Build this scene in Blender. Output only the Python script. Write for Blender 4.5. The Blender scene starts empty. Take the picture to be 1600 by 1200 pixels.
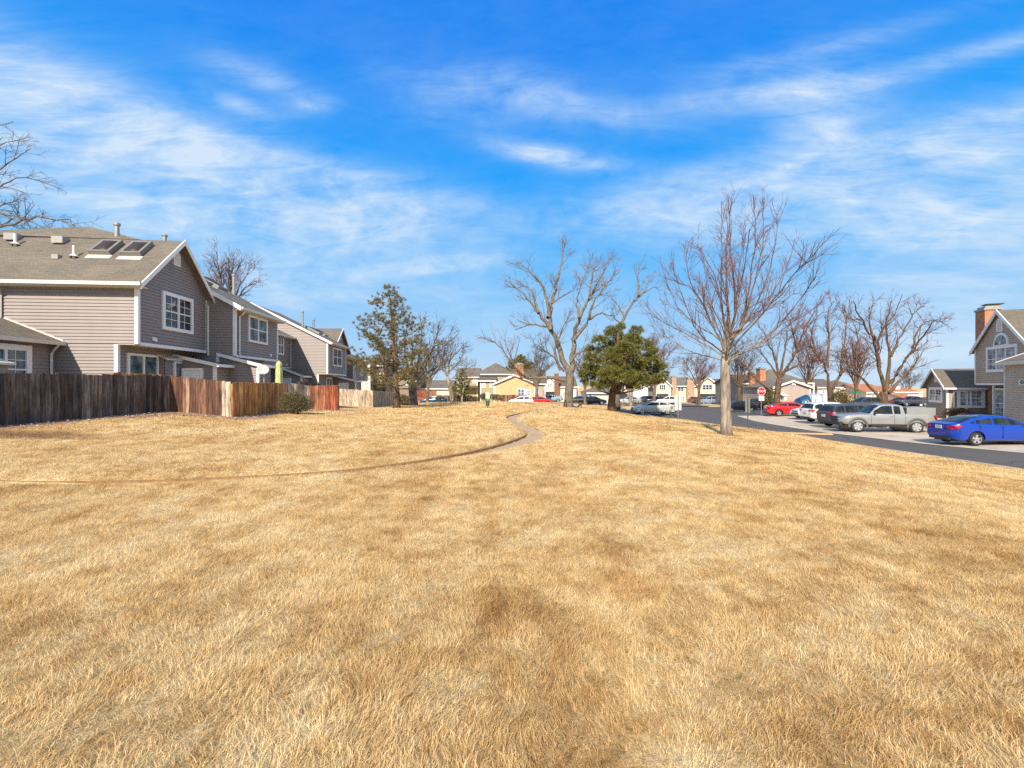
import bpy, math, random
import numpy as np
from mathutils import Vector, Matrix
R = math.radians
random.seed(7); rng = np.random.default_rng(7)
sc = bpy.context.scene
COL = sc.collection
CAMZ = 1.6; F = 720.0

# ------------------------------------------------------------------ camera, sun, sky, exposure
cd = bpy.data.cameras.new('camera'); cam = bpy.data.objects.new('camera', cd); COL.objects.link(cam)
cam.location = (0, 0, CAMZ); cam.rotation_euler = (R(90), 0, 0)
cd.sensor_width = 36; cd.lens = 36 * F / 1600; cd.clip_end = 4000; cd.clip_start = 0.05
sc.camera = cam
SUN_EL, SUN_ROT = 36.0, 195.0
EXPO = 0.5
ld = bpy.data.lights.new('sun', 'SUN'); ld.energy = 5.0; ld.angle = R(0.5); ld.color = (1.0, 0.88, 0.72)
sun = bpy.data.objects.new('sun', ld); COL.objects.link(sun)
_a = R(SUN_ROT); _e = R(SUN_EL)
sdir = Vector((math.sin(_a) * math.cos(_e), math.cos(_a) * math.cos(_e), math.sin(_e)))
sun.rotation_euler = sdir.to_track_quat('Z', 'Y').to_euler(); sun.location = (-20, -60, 60)
sc.view_settings.view_transform = 'Standard'; sc.view_settings.look = 'None'
sc.view_settings.exposure = EXPO; sc.view_settings.gamma = 1.0
sc.cycles.max_bounces = 6; sc.cycles.diffuse_bounces = 3; sc.cycles.glossy_bounces = 3
sc.cycles.transparent_max_bounces = 8; sc.cycles.use_denoising = False
try: sc.cycles.sample_clamp_indirect = 4
except Exception: pass

W = bpy.data.worlds.new('World'); sc.world = W; W.use_nodes = True
nt = W.node_tree; nt.nodes.clear()
class NB:
    """tiny node helper"""
    def __init__(s, nt): s.nt = nt
    def n(s, t, **k):
        x = s.nt.nodes.new(t)
        for a, b in k.items(): setattr(x, a, b)
        return x
    def l(s, a, b): s.nt.links.new(a, b)
    def setin(s, sock, v):
        if hasattr(v, 'is_output'): s.l(v, sock)
        else: sock.default_value = v
    def m(s, op, a, b=None, c=None, clamp=False):
        x = s.n('ShaderNodeMath', operation=op); x.use_clamp = clamp
        s.setin(x.inputs[0], a)
        if b is not None: s.setin(x.inputs[1], b)
        if c is not None: s.setin(x.inputs[2], c)
        return x.outputs[0]
    def ramp(s, fac, stops, interp='LINEAR'):
        x = s.n('ShaderNodeValToRGB'); x.color_ramp.interpolation = interp
        e = x.color_ramp.elements
        while len(e) < len(stops): e.new(0.5)
        for q, (p, c) in zip(e, stops):
            q.position = p; q.color = (*c, 1) if len(c) == 3 else c
        s.l(fac, x.inputs[0]); return x.outputs[0]
    def mix(s, fac, a, b, mode='MIX'):
        x = s.n('ShaderNodeMix', data_type='RGBA', blend_type=mode)
        s.setin(x.inputs[0], fac)
        for i, v in ((6, a), (7, b)):
            if isinstance(v, tuple): v = (*v, 1) if len(v) == 3 else v
            s.setin(x.inputs[i], v)
        return x.outputs[2]
    def noise(s, vec, scale, detail=3, rough=0.5, dist=0.0):
        x = s.n('ShaderNodeTexNoise'); x.inputs['Scale'].default_value = scale
        x.inputs['Detail'].default_value = detail; x.inputs['Roughness'].default_value = rough
        x.inputs['Distortion'].default_value = dist
        if vec is not None: s.l(vec, x.inputs['Vector'])
        return x.outputs['Fac']
    def mapv(s, vec, scale=(1, 1, 1), rot=(0, 0, 0), loc=(0, 0, 0)):
        x = s.n('ShaderNodeMapping'); s.l(vec, x.inputs[0])
        x.inputs['Scale'].default_value = scale; x.inputs['Rotation'].default_value = rot; x.inputs['Location'].default_value = loc
        return x.outputs[0]

b = NB(nt)
sky = b.n('ShaderNodeTexSky'); sky.sky_type = 'NISHITA'; sky.sun_disc = False
sky.sun_elevation = R(SUN_EL); sky.sun_rotation = R(SUN_ROT); sky.altitude = 1500; sky.air_density = 1.0; sky.dust_density = 0.4; sky.ozone_density = 2.0
hs = b.n('ShaderNodeHueSaturation'); hs.inputs['Saturation'].default_value = 1.3; hs.inputs['Value'].default_value = 1.2
b.l(sky.outputs[0], hs.inputs['Color'])
tc = b.n('ShaderNodeTexCoord'); sx = b.n('ShaderNodeSeparateXYZ'); b.l(tc.outputs['Generated'], sx.inputs[0])
az = b.m('MULTIPLY', b.m('ARCTAN2', sx.outputs[0], sx.outputs[1]), 57.2958)
el = b.m('MULTIPLY', b.m('ARCSINE', sx.outputs[2]), 57.2958)
cv = b.n('ShaderNodeCombineXYZ'); b.l(az, cv.inputs[0]); b.l(b.m('MULTIPLY', b.m('DIVIDE', sx.outputs[2], b.m('MAXIMUM', b.m('ABSOLUTE', sx.outputs[1]), .35)), 50.0), cv.inputs[1])
# plane mapping (clouds on a high flat layer)
zz = b.m('MAXIMUM', b.m('ADD', sx.outputs[2], 0.12), 0.05)
pl = b.n('ShaderNodeCombineXYZ'); b.l(b.m('DIVIDE', sx.outputs[0], zz), pl.inputs[0]); b.l(b.m('DIVIDE', sx.outputs[1], zz), pl.inputs[1])
wisp = b.noise(b.mapv(cv.outputs[0], (0.038, 0.11, 1), (0, 0, R(-12))), 1.0, 7, 0.62, 0.9)
fine = b.noise(b.mapv(cv.outputs[0], (0.10, 0.42, 1), (0, 0, R(-9))), 1.0, 8, 0.7, 1.3)
fluff = b.noise(b.mapv(cv.outputs[0], (0.16, 0.26, 1)), 1.0, 6, 0.6, 0.5)
def blob(ca, ce, ra, re, rot, amp):
    c_, s_ = math.cos(R(rot)), math.sin(R(rot))
    da = b.m('SUBTRACT', az, ca); de = b.m('SUBTRACT', el, ce)
    p = b.m('DIVIDE', b.m('ADD', b.m('MULTIPLY', da, c_), b.m('MULTIPLY', de, s_)), ra)
    q = b.m('DIVIDE', b.m('SUBTRACT', b.m('MULTIPLY', de, c_), b.m('MULTIPLY', da, s_)), re)
    d2 = b.m('ADD', b.m('MULTIPLY', p, p), b.m('MULTIPLY', q, q))
    return b.m('MULTIPLY', b.m('EXPONENT', b.m('MULTIPLY', d2, -1.0)), amp)
def ae(px, py):
    x, z = (px - 800) / F, (600 - py) / F
    return math.degrees(math.atan(x)), math.degrees(math.atan(z / math.hypot(1, x)))
BL = [  # pixel centre, radii in degrees, tilt, amount
 (60, 190, 17, 4.5, -6, .95), (250, 250, 16, 3.6, -12, .95), (480, 285, 14, 2.6, -10, .95), (120, 330, 22, 5, 0, .62), (560, 350, 16, 3.5, -10, .45),
 (395, 118, 4.5, 1.3, 0, .7), (375, 165, 3.5, .9, -6, .7), (485, 165, 2.6, .9, 14, .8), (850, 240, 6.5, 1.0, -7, 1.1), (920, 258, 5, .9, -5, .9),
 (700, 412, 6, .9, 6, .95), (600, 425, 5, .7, 4, .45), (1290, 200, 5.5, 4.5, -40, .8), (1160, 150, 8, 1.5, -5, .7), (1500, 220, 9, 2.2, 3, 1.05), (1400, 330, 20, 4.2, -4, .78),
 (1530, 410, 12, 3.6, 8, .6), (1250, 285, 9, 1.8, 6, .7), (1060, 340, 9, 2.8, 0, .5), (1480, 95, 9, .8, -6, .8), (1250, 85, 10, .8, -5, .6), (800, 140, 8, 2.2, -5, .55),
 (930, 180, 8, 1.6, -12, .6), (640, 300, 12, 2.2, -6, .5), (950, 330, 16, 2.6, 3, .4), (700, 160, 9, 2.6, -8, .4), (1100, 270, 10, 1.5, 5, .45), (1500, 530, 14, 3.0, 14, .55), (300, 445, 14, 2.2, 0, .35), (520, 450, 10, 2.5, 0, .35), (760, 500, 14, 3.5, 0, .22)]
tot = None
for (px, py, ra, re, rot, amp) in BL:
    ca, ce = ae(px, py); g = blob(ca, ce, ra, re, rot, amp)
    tot = g if tot is None else b.m('ADD', tot, g)
# behind the camera and overhead: unseen bright cloud added as neutral fill light
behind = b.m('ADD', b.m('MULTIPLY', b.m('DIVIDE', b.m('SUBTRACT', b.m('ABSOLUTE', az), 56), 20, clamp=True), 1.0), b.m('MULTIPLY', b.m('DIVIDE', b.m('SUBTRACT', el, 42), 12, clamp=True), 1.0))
veil = b.m('MULTIPLY', b.m('DIVIDE', b.m('SUBTRACT', 24.0, el), 14.0, clamp=True), 0.34)
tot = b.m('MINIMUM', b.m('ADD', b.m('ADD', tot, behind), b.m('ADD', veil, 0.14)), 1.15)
nz = b.m('ADD', b.m('ADD', b.m('MULTIPLY', wisp, 0.75), b.m('MULTIPLY', fine, 0.55)), b.m('MULTIPLY', fluff, 0.65))  # ~1
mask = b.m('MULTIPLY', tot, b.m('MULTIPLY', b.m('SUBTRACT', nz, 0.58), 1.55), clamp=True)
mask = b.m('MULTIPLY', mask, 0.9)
# thin milky air low down
low = b.m('EXPONENT', b.m('MULTIPLY', b.m('MAXIMUM', el, 0.0), -0.085))
def skyc(r, g, b_):
    k = 1/(0.1*2**EXPO); f = lambda c: (((c/255)+.055)/1.055)**2.4*k
    return (f(r), f(g), f(b_))
air = b.ramp(b.m('DIVIDE', b.m('MAXIMUM', el, 0.0), 90.0), [(0.0, skyc(192, 218, 240)), (.06, skyc(158, 206, 246)), (.15, skyc(84, 184, 252)), (.26, skyc(8, 162, 255)), (.40, skyc(0, 134, 246)), (1.0, skyc(0, 92, 190))])
c1 = b.mix(0.95, hs.outputs[0], air)
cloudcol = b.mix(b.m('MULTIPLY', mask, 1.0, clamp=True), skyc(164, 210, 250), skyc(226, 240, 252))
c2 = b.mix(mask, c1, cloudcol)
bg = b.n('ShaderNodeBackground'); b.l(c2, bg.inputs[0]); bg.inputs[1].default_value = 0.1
wo = b.n('ShaderNodeOutputWorld'); b.l(bg.outputs[0], wo.inputs[0])

# ------------------------------------------------------------------ helpers
def P(px, py, d): return ((px - 800) / F * d, d, CAMZ - (py - 600) / F * d)
OFF = {}
def thing(name, label, cat, loc=(0, 0, 0), rotz=0, group=None, off=(0, 0, 0)):
    o = bpy.data.objects.new(name, None); COL.objects.link(o); o.empty_display_size = 0.2
    o.location = loc; o.rotation_euler = (0, 0, rotz); o['label'] = label; o['category'] = cat
    if group: o['group'] = group
    OFF[o.name] = off
    return o
def top_of(o):
    while o.parent: o = o.parent
    return o
class MB:
    def __init__(s): s.v = []; s.f = []
    def add(s, pts, faces):
        n = len(s.v); s.v.extend(tuple(p) for p in pts); s.f.extend(tuple(i + n for i in f) for f in faces)
    def poly(s, *pts): s.add(pts, [tuple(range(len(pts)))])
    def box(s, x0, x1, y0, y1, z0, z1):
        s.add([(x0,y0,z0),(x1,y0,z0),(x1,y1,z0),(x0,y1,z0),(x0,y0,z1),(x1,y0,z1),(x1,y1,z1),(x0,y1,z1)],
              [(0,3,2,1),(4,5,6,7),(0,1,5,4),(1,2,6,5),(2,3,7,6),(3,0,4,7)])
    def obox(s, c, a, n, ha, hn, z0, z1):
        """box centred at (x,y)=c, horizontal unit axis a, normal n"""
        q = []
        for z in (z0, z1):
            for i, j in ((-1,-1),(1,-1),(1,1),(-1,1)):
                q.append((c[0]+a[0]*ha*i+n[0]*hn*j, c[1]+a[1]*ha*i+n[1]*hn*j, z))
        s.add(q, [(0,3,2,1),(4,5,6,7),(0,1,5,4),(1,2,6,5),(2,3,7,6),(3,0,4,7)])
    def slab(s, pts, th):
        """planar polygon pts thickened downward by th"""
        n = len(pts); lo = [(p[0], p[1], p[2]-th) for p in pts]
        s.add(list(pts)+lo, [tuple(range(n)), tuple(range(2*n-1, n-1, -1))]+[(i, i+n, (i+1) % n+n, (i+1) % n) for i in range(n)])
    def tube(s, pts, rad, k=6, cap=True):
        n = len(pts)
        if not hasattr(rad, '__len__'): rad = [rad]*n
        base = len(s.v)
        for i in range(n):
            p = pts[i]; a = pts[max(i-1, 0)]; c = pts[min(i+1, n-1)]
            dx, dy, dz = c[0]-a[0], c[1]-a[1], c[2]-a[2]
            L = math.sqrt(dx*dx+dy*dy+dz*dz) or 1e-9; dx/=L; dy/=L; dz/=L
            if abs(dz) < 0.9: ux, uy, uz = dy, -dx, 0.0
            else: ux, uy, uz = 0.0, dz, -dy
            m = math.sqrt(ux*ux+uy*uy+uz*uz) or 1e-9; ux/=m; uy/=m; uz/=m
            wx, wy, wz = dy*uz-dz*uy, dz*ux-dx*uz, dx*uy-dy*ux
            r = rad[i]
            for j in range(k):
                t = 2*math.pi*j/k; cc, ss = math.cos(t)*r, math.sin(t)*r
                s.v.append((p[0]+ux*cc+wx*ss, p[1]+uy*cc+wy*ss, p[2]+uz*cc+wz*ss))
        for i in range(n-1):
            for j in range(k):
                a0 = base+i*k+j; a1 = base+i*k+(j+1) % k
                s.f.append((a0, a1, a1+k, a0+k))
        if cap:
            s.f.append(tuple(base+j for j in range(k-1, -1, -1))); s.f.append(tuple(base+(n-1)*k+j for j in range(k)))
    def lathe(s, prof, k=24, c=(0,0,0), axis='z'):
        base = len(s.v)
        for (r, h) in prof:
            for j in range(k):
                t = 2*math.pi*j/k; x, y = r*math.cos(t), r*math.sin(t)
                q = (x, y, h) if axis == 'z' else (x, h, y)
                s.v.append((q[0]+c[0], q[1]+c[1], q[2]+c[2]))
        for i in range(len(prof)-1):
            for j in range(k):
                a0 = base+i*k+j; a1 = base+i*k+(j+1) % k
                s.f.append((a0, a1, a1+k, a0+k))
    def build(s, name, mat, parent=None, smooth=False, label=None):
        me = bpy.data.meshes.new(name); me.from_pydata(s.v, [], s.f)
        if smooth: me.polygons.foreach_set('use_smooth', [True]*len(me.polygons))
        o = bpy.data.objects.new(name, me); COL.objects.link(o)
        if mat: me.materials.append(mat)
        if parent is not None:
            o.parent = parent
            ox, oy, oz = OFF.get(top_of(parent).name, (0, 0, 0))
            if (ox, oy, oz) != (0, 0, 0): me.transform(Matrix.Translation((-ox, -oy, -oz)))
        me.update()
        if label: o['label'] = label
        return o
def tagm(o, label=None, cat=None, group=None, kind=None):
    if label: o['label'] = label
    if cat: o['category'] = cat
    if group: o['group'] = group
    if kind: o['kind'] = kind
    return o

# ------------------------------------------------------------------ materials
def srgb(r, g, b_): return tuple(((c/255)/12.92 if c/255 <= .04045 else ((c/255+.055)/1.055)**2.4) for c in (r, g, b_))
MATS = {}
def newmat(name):
    m = bpy.data.materials.new(name); m.use_nodes = True
    nb = NB(m.node_tree); p = m.node_tree.nodes['Principled BSDF']
    return m, nb, p
def simple(name, col, rough=0.6, metal=0.0, var=0.12, scale=6.0, bump=0.0, spec=None):
    if name in MATS: return MATS[name]
    m, nb, p = newmat(name)
    g = nb.n('ShaderNodeTexCoord').outputs['Object']
    f = nb.noise(g, scale, 4, 0.6)
    c = nb.ramp(f, [(0.25, tuple(x*(1-var) for x in col)), (0.75, tuple(min(1, x*(1+var)) for x in col))])
    nb.l(c, p.inputs['Base Color']); p.inputs['Roughness'].default_value = rough; p.inputs['Metallic'].default_value = metal
    if spec is not None: p.inputs['Specular IOR Level'].default_value = spec
    if bump:
        bp = nb.n('ShaderNodeBump'); bp.inputs['Strength'].default_value = bump; bp.inputs['Distance'].default_value = 0.02
        nb.l(nb.noise(g, scale*6, 3), bp.inputs['Height']); nb.l(bp.outputs[0], p.inputs['Normal'])
    MATS[name] = m; return m
def paint(name, col, rough=0.22):
    if name in MATS: return MATS[name]
    m, nb, p = newmat(name)
    g = nb.n('ShaderNodeTexCoord').outputs['Object']
    f = nb.noise(g, 2.5, 5, 0.6)
    nb.l(nb.ramp(f, [(0.3, tuple(x*0.9 for x in col)), (0.7, col)]), p.inputs['Base Color'])
    p.inputs['Roughness'].default_value = rough+.06; p.inputs['Coat Weight'].default_value = 0.7; p.inputs['Coat Roughness'].default_value = 0.06
    p.inputs['Metallic'].default_value = 0.15
    MATS[name] = m; return m
def siding_mat(name, col):
    if name in MATS: return MATS[name]
    m, nb, p = newmat(name)
    g = nb.n('ShaderNodeTexCoord').outputs['Object']
    f = nb.noise(nb.mapv(g, (1, 1, .35)), 1.2, 5, 0.65)
    f2 = nb.noise(nb.mapv(g, (.6, .6, 14)), 2.0, 3, 0.6)
    c = nb.ramp(f, [(0.3, tuple(x*0.9 for x in col)), (0.7, tuple(x*1.07 for x in col))])
    c = nb.mix(nb.m('MULTIPLY', f2, 0.25), c, tuple(x*0.78 for x in col))
    nb.l(c, p.inputs['Base Color']); p.inputs['Roughness'].default_value = 0.55
    MATS[name] = m; return m
def shingle_mat(name, col):
    if name in MATS: return MATS[name]
    m, nb, p = newmat(name)
    g = nb.n('ShaderNodeTexCoord').outputs['Object']
    # rows follow height, tabs follow the horizontal run
    sp = nb.n('ShaderNodeSeparateXYZ'); nb.l(g, sp.inputs[0])
    cb = nb.n('ShaderNodeCombineXYZ'); nb.l(nb.m('ADD', sp.outputs[0], nb.m('MULTIPLY', sp.outputs[1], 1.0)), cb.inputs[0]); nb.l(nb.m('MULTIPLY', sp.outputs[2], 1.0), cb.inputs[1])
    br = nb.n('ShaderNodeTexBrick'); nb.l(cb.outputs[0], br.inputs['Vector'])
    br.inputs['Scale'].default_value = 1.0; br.inputs['Brick Width'].default_value = 0.33; br.inputs['Row Height'].default_value = 0.1
    br.inputs['Mortar Size'].default_value = 0.008; br.inputs['Mortar Smooth'].default_value = .4
    br.inputs['Color1'].default_value = (*[x*.78 for x in col], 1); br.inputs['Color2'].default_value = (*[x*1.18 for x in col], 1); br.inputs['Mortar'].default_value = (*[x*.5 for x in col], 1)
    f = nb.noise(g, 0.7, 5, 0.6); f3 = nb.noise(g, 9, 3, 0.6)
    c = nb.mix(0.45, br.outputs['Color'], nb.ramp(f3, [(0.3, tuple(x*.7 for x in col)), (0.7, tuple(x*1.3 for x in col))]))
    c = nb.mix(1.0, c, nb.ramp(f, [(0.3, (.82, .82, .82)), (.7, (1.12, 1.1, 1.06))]), 'MULTIPLY')
    nb.l(c, p.inputs['Base Color']); p.inputs['Roughness'].default_value = 0.9
    bp = nb.n('ShaderNodeBump'); bp.inputs['Strength'].default_value = .5; bp.inputs['Distance'].default_value = 0.02
    nb.l(br.outputs['Fac'], bp.inputs['Height']); bp.invert = True; nb.l(bp.outputs[0], p.inputs['Normal'])
    MATS[name] = m; return m
def brick_mat(name, c1, c2, mort):
    if name in MATS: return MATS[name]
    m, nb, p = newmat(name)
    g = nb.n('ShaderNodeTexCoord').outputs['Object']
    sp = nb.n('ShaderNodeSeparateXYZ'); nb.l(g, sp.inputs[0])
    cb = nb.n('ShaderNodeCombineXYZ'); nb.l(nb.m('ADD', sp.outputs[0], sp.outputs[1]), cb.inputs[0]); nb.l(sp.outputs[2], cb.inputs[1])
    br = nb.n('ShaderNodeTexBrick'); nb.l(cb.outputs[0], br.inputs['Vector'])
    br.inputs['Brick Width'].default_value = .22; br.inputs['Row Height'].default_value = .075; br.inputs['Mortar Size'].default_value = .009; br.inputs['Scale'].default_value = 1
    br.inputs['Color1'].default_value = (*c1, 1); br.inputs['Color2'].default_value = (*c2, 1); br.inputs['Mortar'].default_value = (*mort, 1)
    f = nb.noise(g, 3, 4)
    nb.l(nb.mix(1.0, br.outputs['Color'], nb.ramp(f, [(.3, (.75, .75, .75)), (.7, (1.2, 1.15, 1.1))]), 'MULTIPLY'), p.inputs['Base Color']); p.inputs['Roughness'].default_value = .9
    MATS[name] = m; return m
def wood_mat(name, cols, grain=1.0):
    """vertical fence boards, every board its own tone"""
    if name in MATS: return MATS[name]
    m, nb, p = newmat(name)
    g = nb.n('ShaderNodeTexCoord').outputs['Object']; geo = nb.n('ShaderNodeNewGeometry')
    n = len(cols)
    c = nb.ramp(geo.outputs['Random Per Island'], [((i+.5)/n, cols[i]) for i in range(n)])
    f = nb.noise(nb.mapv(g, (9, 9, .9)), 1.6, 6, 0.7)
    f2 = nb.noise(nb.mapv(g, (2.2, 2.2, .7)), 1.0, 4, 0.6)
    c = nb.mix(1.0, c, nb.ramp(f, [(.32, (.22, .21, .2)), (.5, (.9, .9, .9)), (.66, (1.9, 1.85, 1.8))]), 'MULTIPLY')
    c = nb.mix(1.0, c, nb.ramp(f2, [(.3, (.45, .42, .4)), (.65, (1.4, 1.38, 1.36))]), 'MULTIPLY')
    nb.l(c, p.inputs['Base Color']); p.inputs['Roughness'].default_value = .85
    bp = nb.n('ShaderNodeBump'); bp.inputs['Strength'].default_value = .5; bp.inputs['Distance'].default_value = 0.01
    nb.l(f, bp.inputs['Height']); nb.l(bp.outputs[0], p.inputs['Normal'])
    MATS[name] = m; return m
def glass_mat(name, inner, inner2, rough=0.04):
    if name in MATS: return MATS[name]
    m, nb, p = newmat(name)
    g = nb.n('ShaderNodeTexCoord').outputs['Object']
    f = nb.noise(nb.mapv(g, (1.6, 1.6, 1.2)), 1.3, 4, .6, .4)
    nb.l(nb.ramp(f, [(.38, inner), (.62, inner2)]), p.inputs['Base Color']); p.inputs['Roughness'].default_value = rough
    p.inputs['Specular IOR Level'].default_value = .55; p.inputs['IOR'].default_value = 1.5
    MATS[name] = m; return m
def leaf_mat(name, cols, transl=0.25):
    if name in MATS: return MATS[name]
    m, nb, p = newmat(name)
    geo = nb.n('ShaderNodeNewGeometry'); g = nb.n('ShaderNodeTexCoord').outputs['Object']
    n = len(cols)
    r = nb.m('ADD', nb.m('MULTIPLY', geo.outputs['Random Per Island'], .55), nb.m('MULTIPLY', nb.noise(g, .9, 3), .5))
    nb.l(nb.ramp(r, [((i+.5)/n, cols[i]) for i in range(n)]), p.inputs['Base Color'])
    p.inputs['Roughness'].default_value = .6
    if transl:
        t = nb.n('ShaderNodeBsdfTranslucent'); nb.l(nb.ramp(r, [((i+.5)/n, cols[i]) for i in range(n)]), t.inputs[0])
        mx = nb.n('ShaderNodeMixShader'); mx.inputs[0].default_value = transl
        out = [x for x in nb.nt.nodes if x.type == 'OUTPUT_MATERIAL'][0]
        nb.l(p.outputs[0], mx.inputs[1]); nb.l(t.outputs[0], mx.inputs[2]); nb.l(mx.outputs[0], out.inputs[0])
    MATS[name] = m; return m
def bark_mat(name, c1, c2, c3, upper=None):
    if name in MATS: return MATS[name]
    m, nb, p = newmat(name)
    g = nb.n('ShaderNodeTexCoord').outputs['Object']
    f = nb.noise(nb.mapv(g, (7, 7, 1.3)), 1.5, 6, .65)
    f2 = nb.noise(g, .8, 3)
    c = nb.ramp(f, [(.3, c1), (.5, c2), (.72, c3)])
    c = nb.mix(1.0, c, nb.ramp(f2, [(.3, (.8, .8, .8)), (.7, (1.15, 1.12, 1.1))]), 'MULTIPLY')
    if upper:
        sp = nb.n('ShaderNodeSeparateXYZ'); nb.l(g, sp.inputs[0]); c = nb.mix(nb.m('MULTIPLY', nb.m('DIVIDE', nb.m('SUBTRACT', sp.outputs[2], 3.0), 1.6, clamp=True), .9), c, nb.ramp(f, [(.3, tuple(x*.7 for x in upper)), (.7, tuple(x*1.3 for x in upper))]))
    nb.l(c, p.inputs['Base Color']); p.inputs['Roughness'].default_value = .9
    bp = nb.n('ShaderNodeBump'); bp.inputs['Strength'].default_value = .8; bp.inputs['Distance'].default_value = 0.03
    nb.l(f, bp.inputs['Height']); nb.l(bp.outputs[0], p.inputs['Normal'])
    MATS[name] = m; return m

WHITE = simple('white_trim', (.82, .80, .77), .5, var=.05)
CREAM = simple('cream_trim', (.62, .58, .5), .5, var=.06)
SID = siding_mat('grey_siding', srgb(145, 134, 129))
SID_TAN = siding_mat('taupe_siding', srgb(190, 172, 152))
ROOF = shingle_mat('brown_grey_shingles', srgb(112, 104, 92))
ROOF2 = shingle_mat('grey_shingles', srgb(112, 106, 98))
GLASS = glass_mat('dark_window_glass', (.02, .025, .03), (.09, .1, .11))
GLASSB = glass_mat('blind_window_glass', (.10, .12, .13), (.42, .44, .43), .1)
GLASST = glass_mat('teal_window_glass', (.03, .06, .07), (.16, .24, .26))
METAL = simple('galvanised_metal', (.34, .33, .31), .5, .4)
FRAMEM = simple('weathered_frame_metal', (.24, .225, .205), .5, .3)
BLACK = simple('black_rubber', (.018, .018, .02), .75)
DARK = simple('dark_plastic', (.03, .03, .032), .5)
BRICK_OR = brick_mat('orange_brick', srgb(190, 120, 70), srgb(165, 95, 60), srgb(190, 165, 140))
BRICK_BR = brick_mat('brown_brick', srgb(130, 85, 58), srgb(105, 66, 46), srgb(150, 125, 105))

# ------------------------------------------------------------------ ground shape
CP = [(0,0,0),(-10,0,.1),(-20,2,.35),(12,0,-.35),(17,4,-1.1),(0,8,0),(-8.4,7.6,0.02),(6,8,-.12),(11,12,-.6),(8.4,18,-.4),(13,18,-.98),(1,16,-.13),(0,27,-.34),(-6,18,.02),(-6,30,-.3),
 (3.6,37,-.55),(0,43,-.6),(5.7,43,-.6),(0,50,-.62),(0,58,-.68),(-8,58,-.7),(8,58,-.95),(-6,45,-.55),(9.4,43,-.9),(12,46,-1.64),(14.5,46,-1.72),(11,40,-1.28),(14,42,-1.55),(9,30,-.75),(12.3,24,-.73),
 (-15,13.5,.37),(-14.3,19.3,.45),(-11.7,19.3,.18),(-12.2,24.7,.14),(-11.5,28.4,-.02),(-15.6,41.5,-.33),(-12.5,41.5,-.5),(-13.5,53,-.85),(-17,20,.4),(-22,20,.42),(-17,30,.2),(-22,45,-.3),(-22,60,-1.0),(-40,20,.4),(-40,60,-1),
 (16.6,10,-1.2),(16.6,15,-1.2),(16.2,23,-1.3),(15.8,30,-1.38),(15.9,42,-1.67),(22,18,-1.2),(30,20,-1.18),(22,29,-1.4),(30,30,-1.3),(36,36,-1.12),(36,41,-1.12),(25,47,-1.7),(33,65,-2.1),(16,50,-1.66),(13,50,-1.64),(20,60,-1.95),(30,83,-2.4),
 (45,50,-1.3),(60,30,-1.1),(25,5,-1.1),(-13,79,-1.9),(0,78,-1.9),(6,79,-1.9),(16,85,-1.9),(10,110,-2.7),(40,110,-2.8),(-30,90,-1.8),(0,150,-3),(-60,150,-2.6),(80,150,-3),(-80,60,-.6),(90,60,-1.8),(0,66,-1.1),(-10,66,-1.15),(0,-20,.1),(30,-20,-1)]
_C = np.array(CP, float); _n = len(_C)
def _U(r2): return np.where(r2 > 1e-12, 0.5*r2*np.log(np.maximum(r2, 1e-12)), 0.0)
_K = _U(((_C[:, None, :2]-_C[None, :, :2])**2).sum(-1))+np.eye(_n)*0.6
_Pm = np.c_[np.ones(_n), _C[:, :2]]
_A = np.block([[_K, _Pm], [_Pm.T, np.zeros((3, 3))]])
_w = np.linalg.solve(_A, np.r_[_C[:, 2], 0, 0, 0])
def H0(x, y):
    x = np.asarray(x, float); y = np.asarray(y, float); sh = x.shape; xf = x.ravel(); yf = y.ravel()
    out = np.empty(xf.shape)
    xc = np.clip(xf, -90, 100); yc = np.clip(yf, -25, 160)
    for i in range(0, len(xf), 60000):
        a, c = xc[i:i+60000], yc[i:i+60000]
        r2 = (a[:, None]-_C[None, :, 0])**2+(c[:, None]-_C[None, :, 1])**2
        out[i:i+60000] = _U(r2)@_w[:_n]+_w[_n]+_w[_n+1]*a+_w[_n+2]*c
    far = np.clip((np.hypot(xf-0, yf-40)-110)/60, 0, 1)
    out = out*(1-far)+(-3.0)*far
    return out.reshape(sh)
def h(x, y): return float(H0(np.array([x]), np.array([y]))[0])
def pick(px, py, dmax=140):
    d = np.linspace(1.5, dmax, 2800); x = (px-800)/F*d; z = CAMZ-(py-600)/F*d
    g = H0(x, d); i = int(np.argmax(g >= z)) if (g >= z).any() else len(d)-1
    return float(x[i]), float(d[i])
def vnoise(x, y, s, seed):
    r = np.random.default_rng(seed); T = r.random((256, 256))
    u = x/s; v = y/s; iu = np.floor(u).astype(int); iv = np.floor(v).astype(int); fu = u-iu; fv = v-iv
    fu = fu*fu*(3-2*fu); fv = fv*fv*(3-2*fv)
    a = T[iu % 256, iv % 256]; b_ = T[(iu+1) % 256, iv % 256]; c = T[iu % 256, (iv+1) % 256]; d = T[(iu+1) % 256, (iv+1) % 256]
    return (a*(1-fu)+b_*fu)*(1-fv)+(c*(1-fu)+d*fu)*fv
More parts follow.
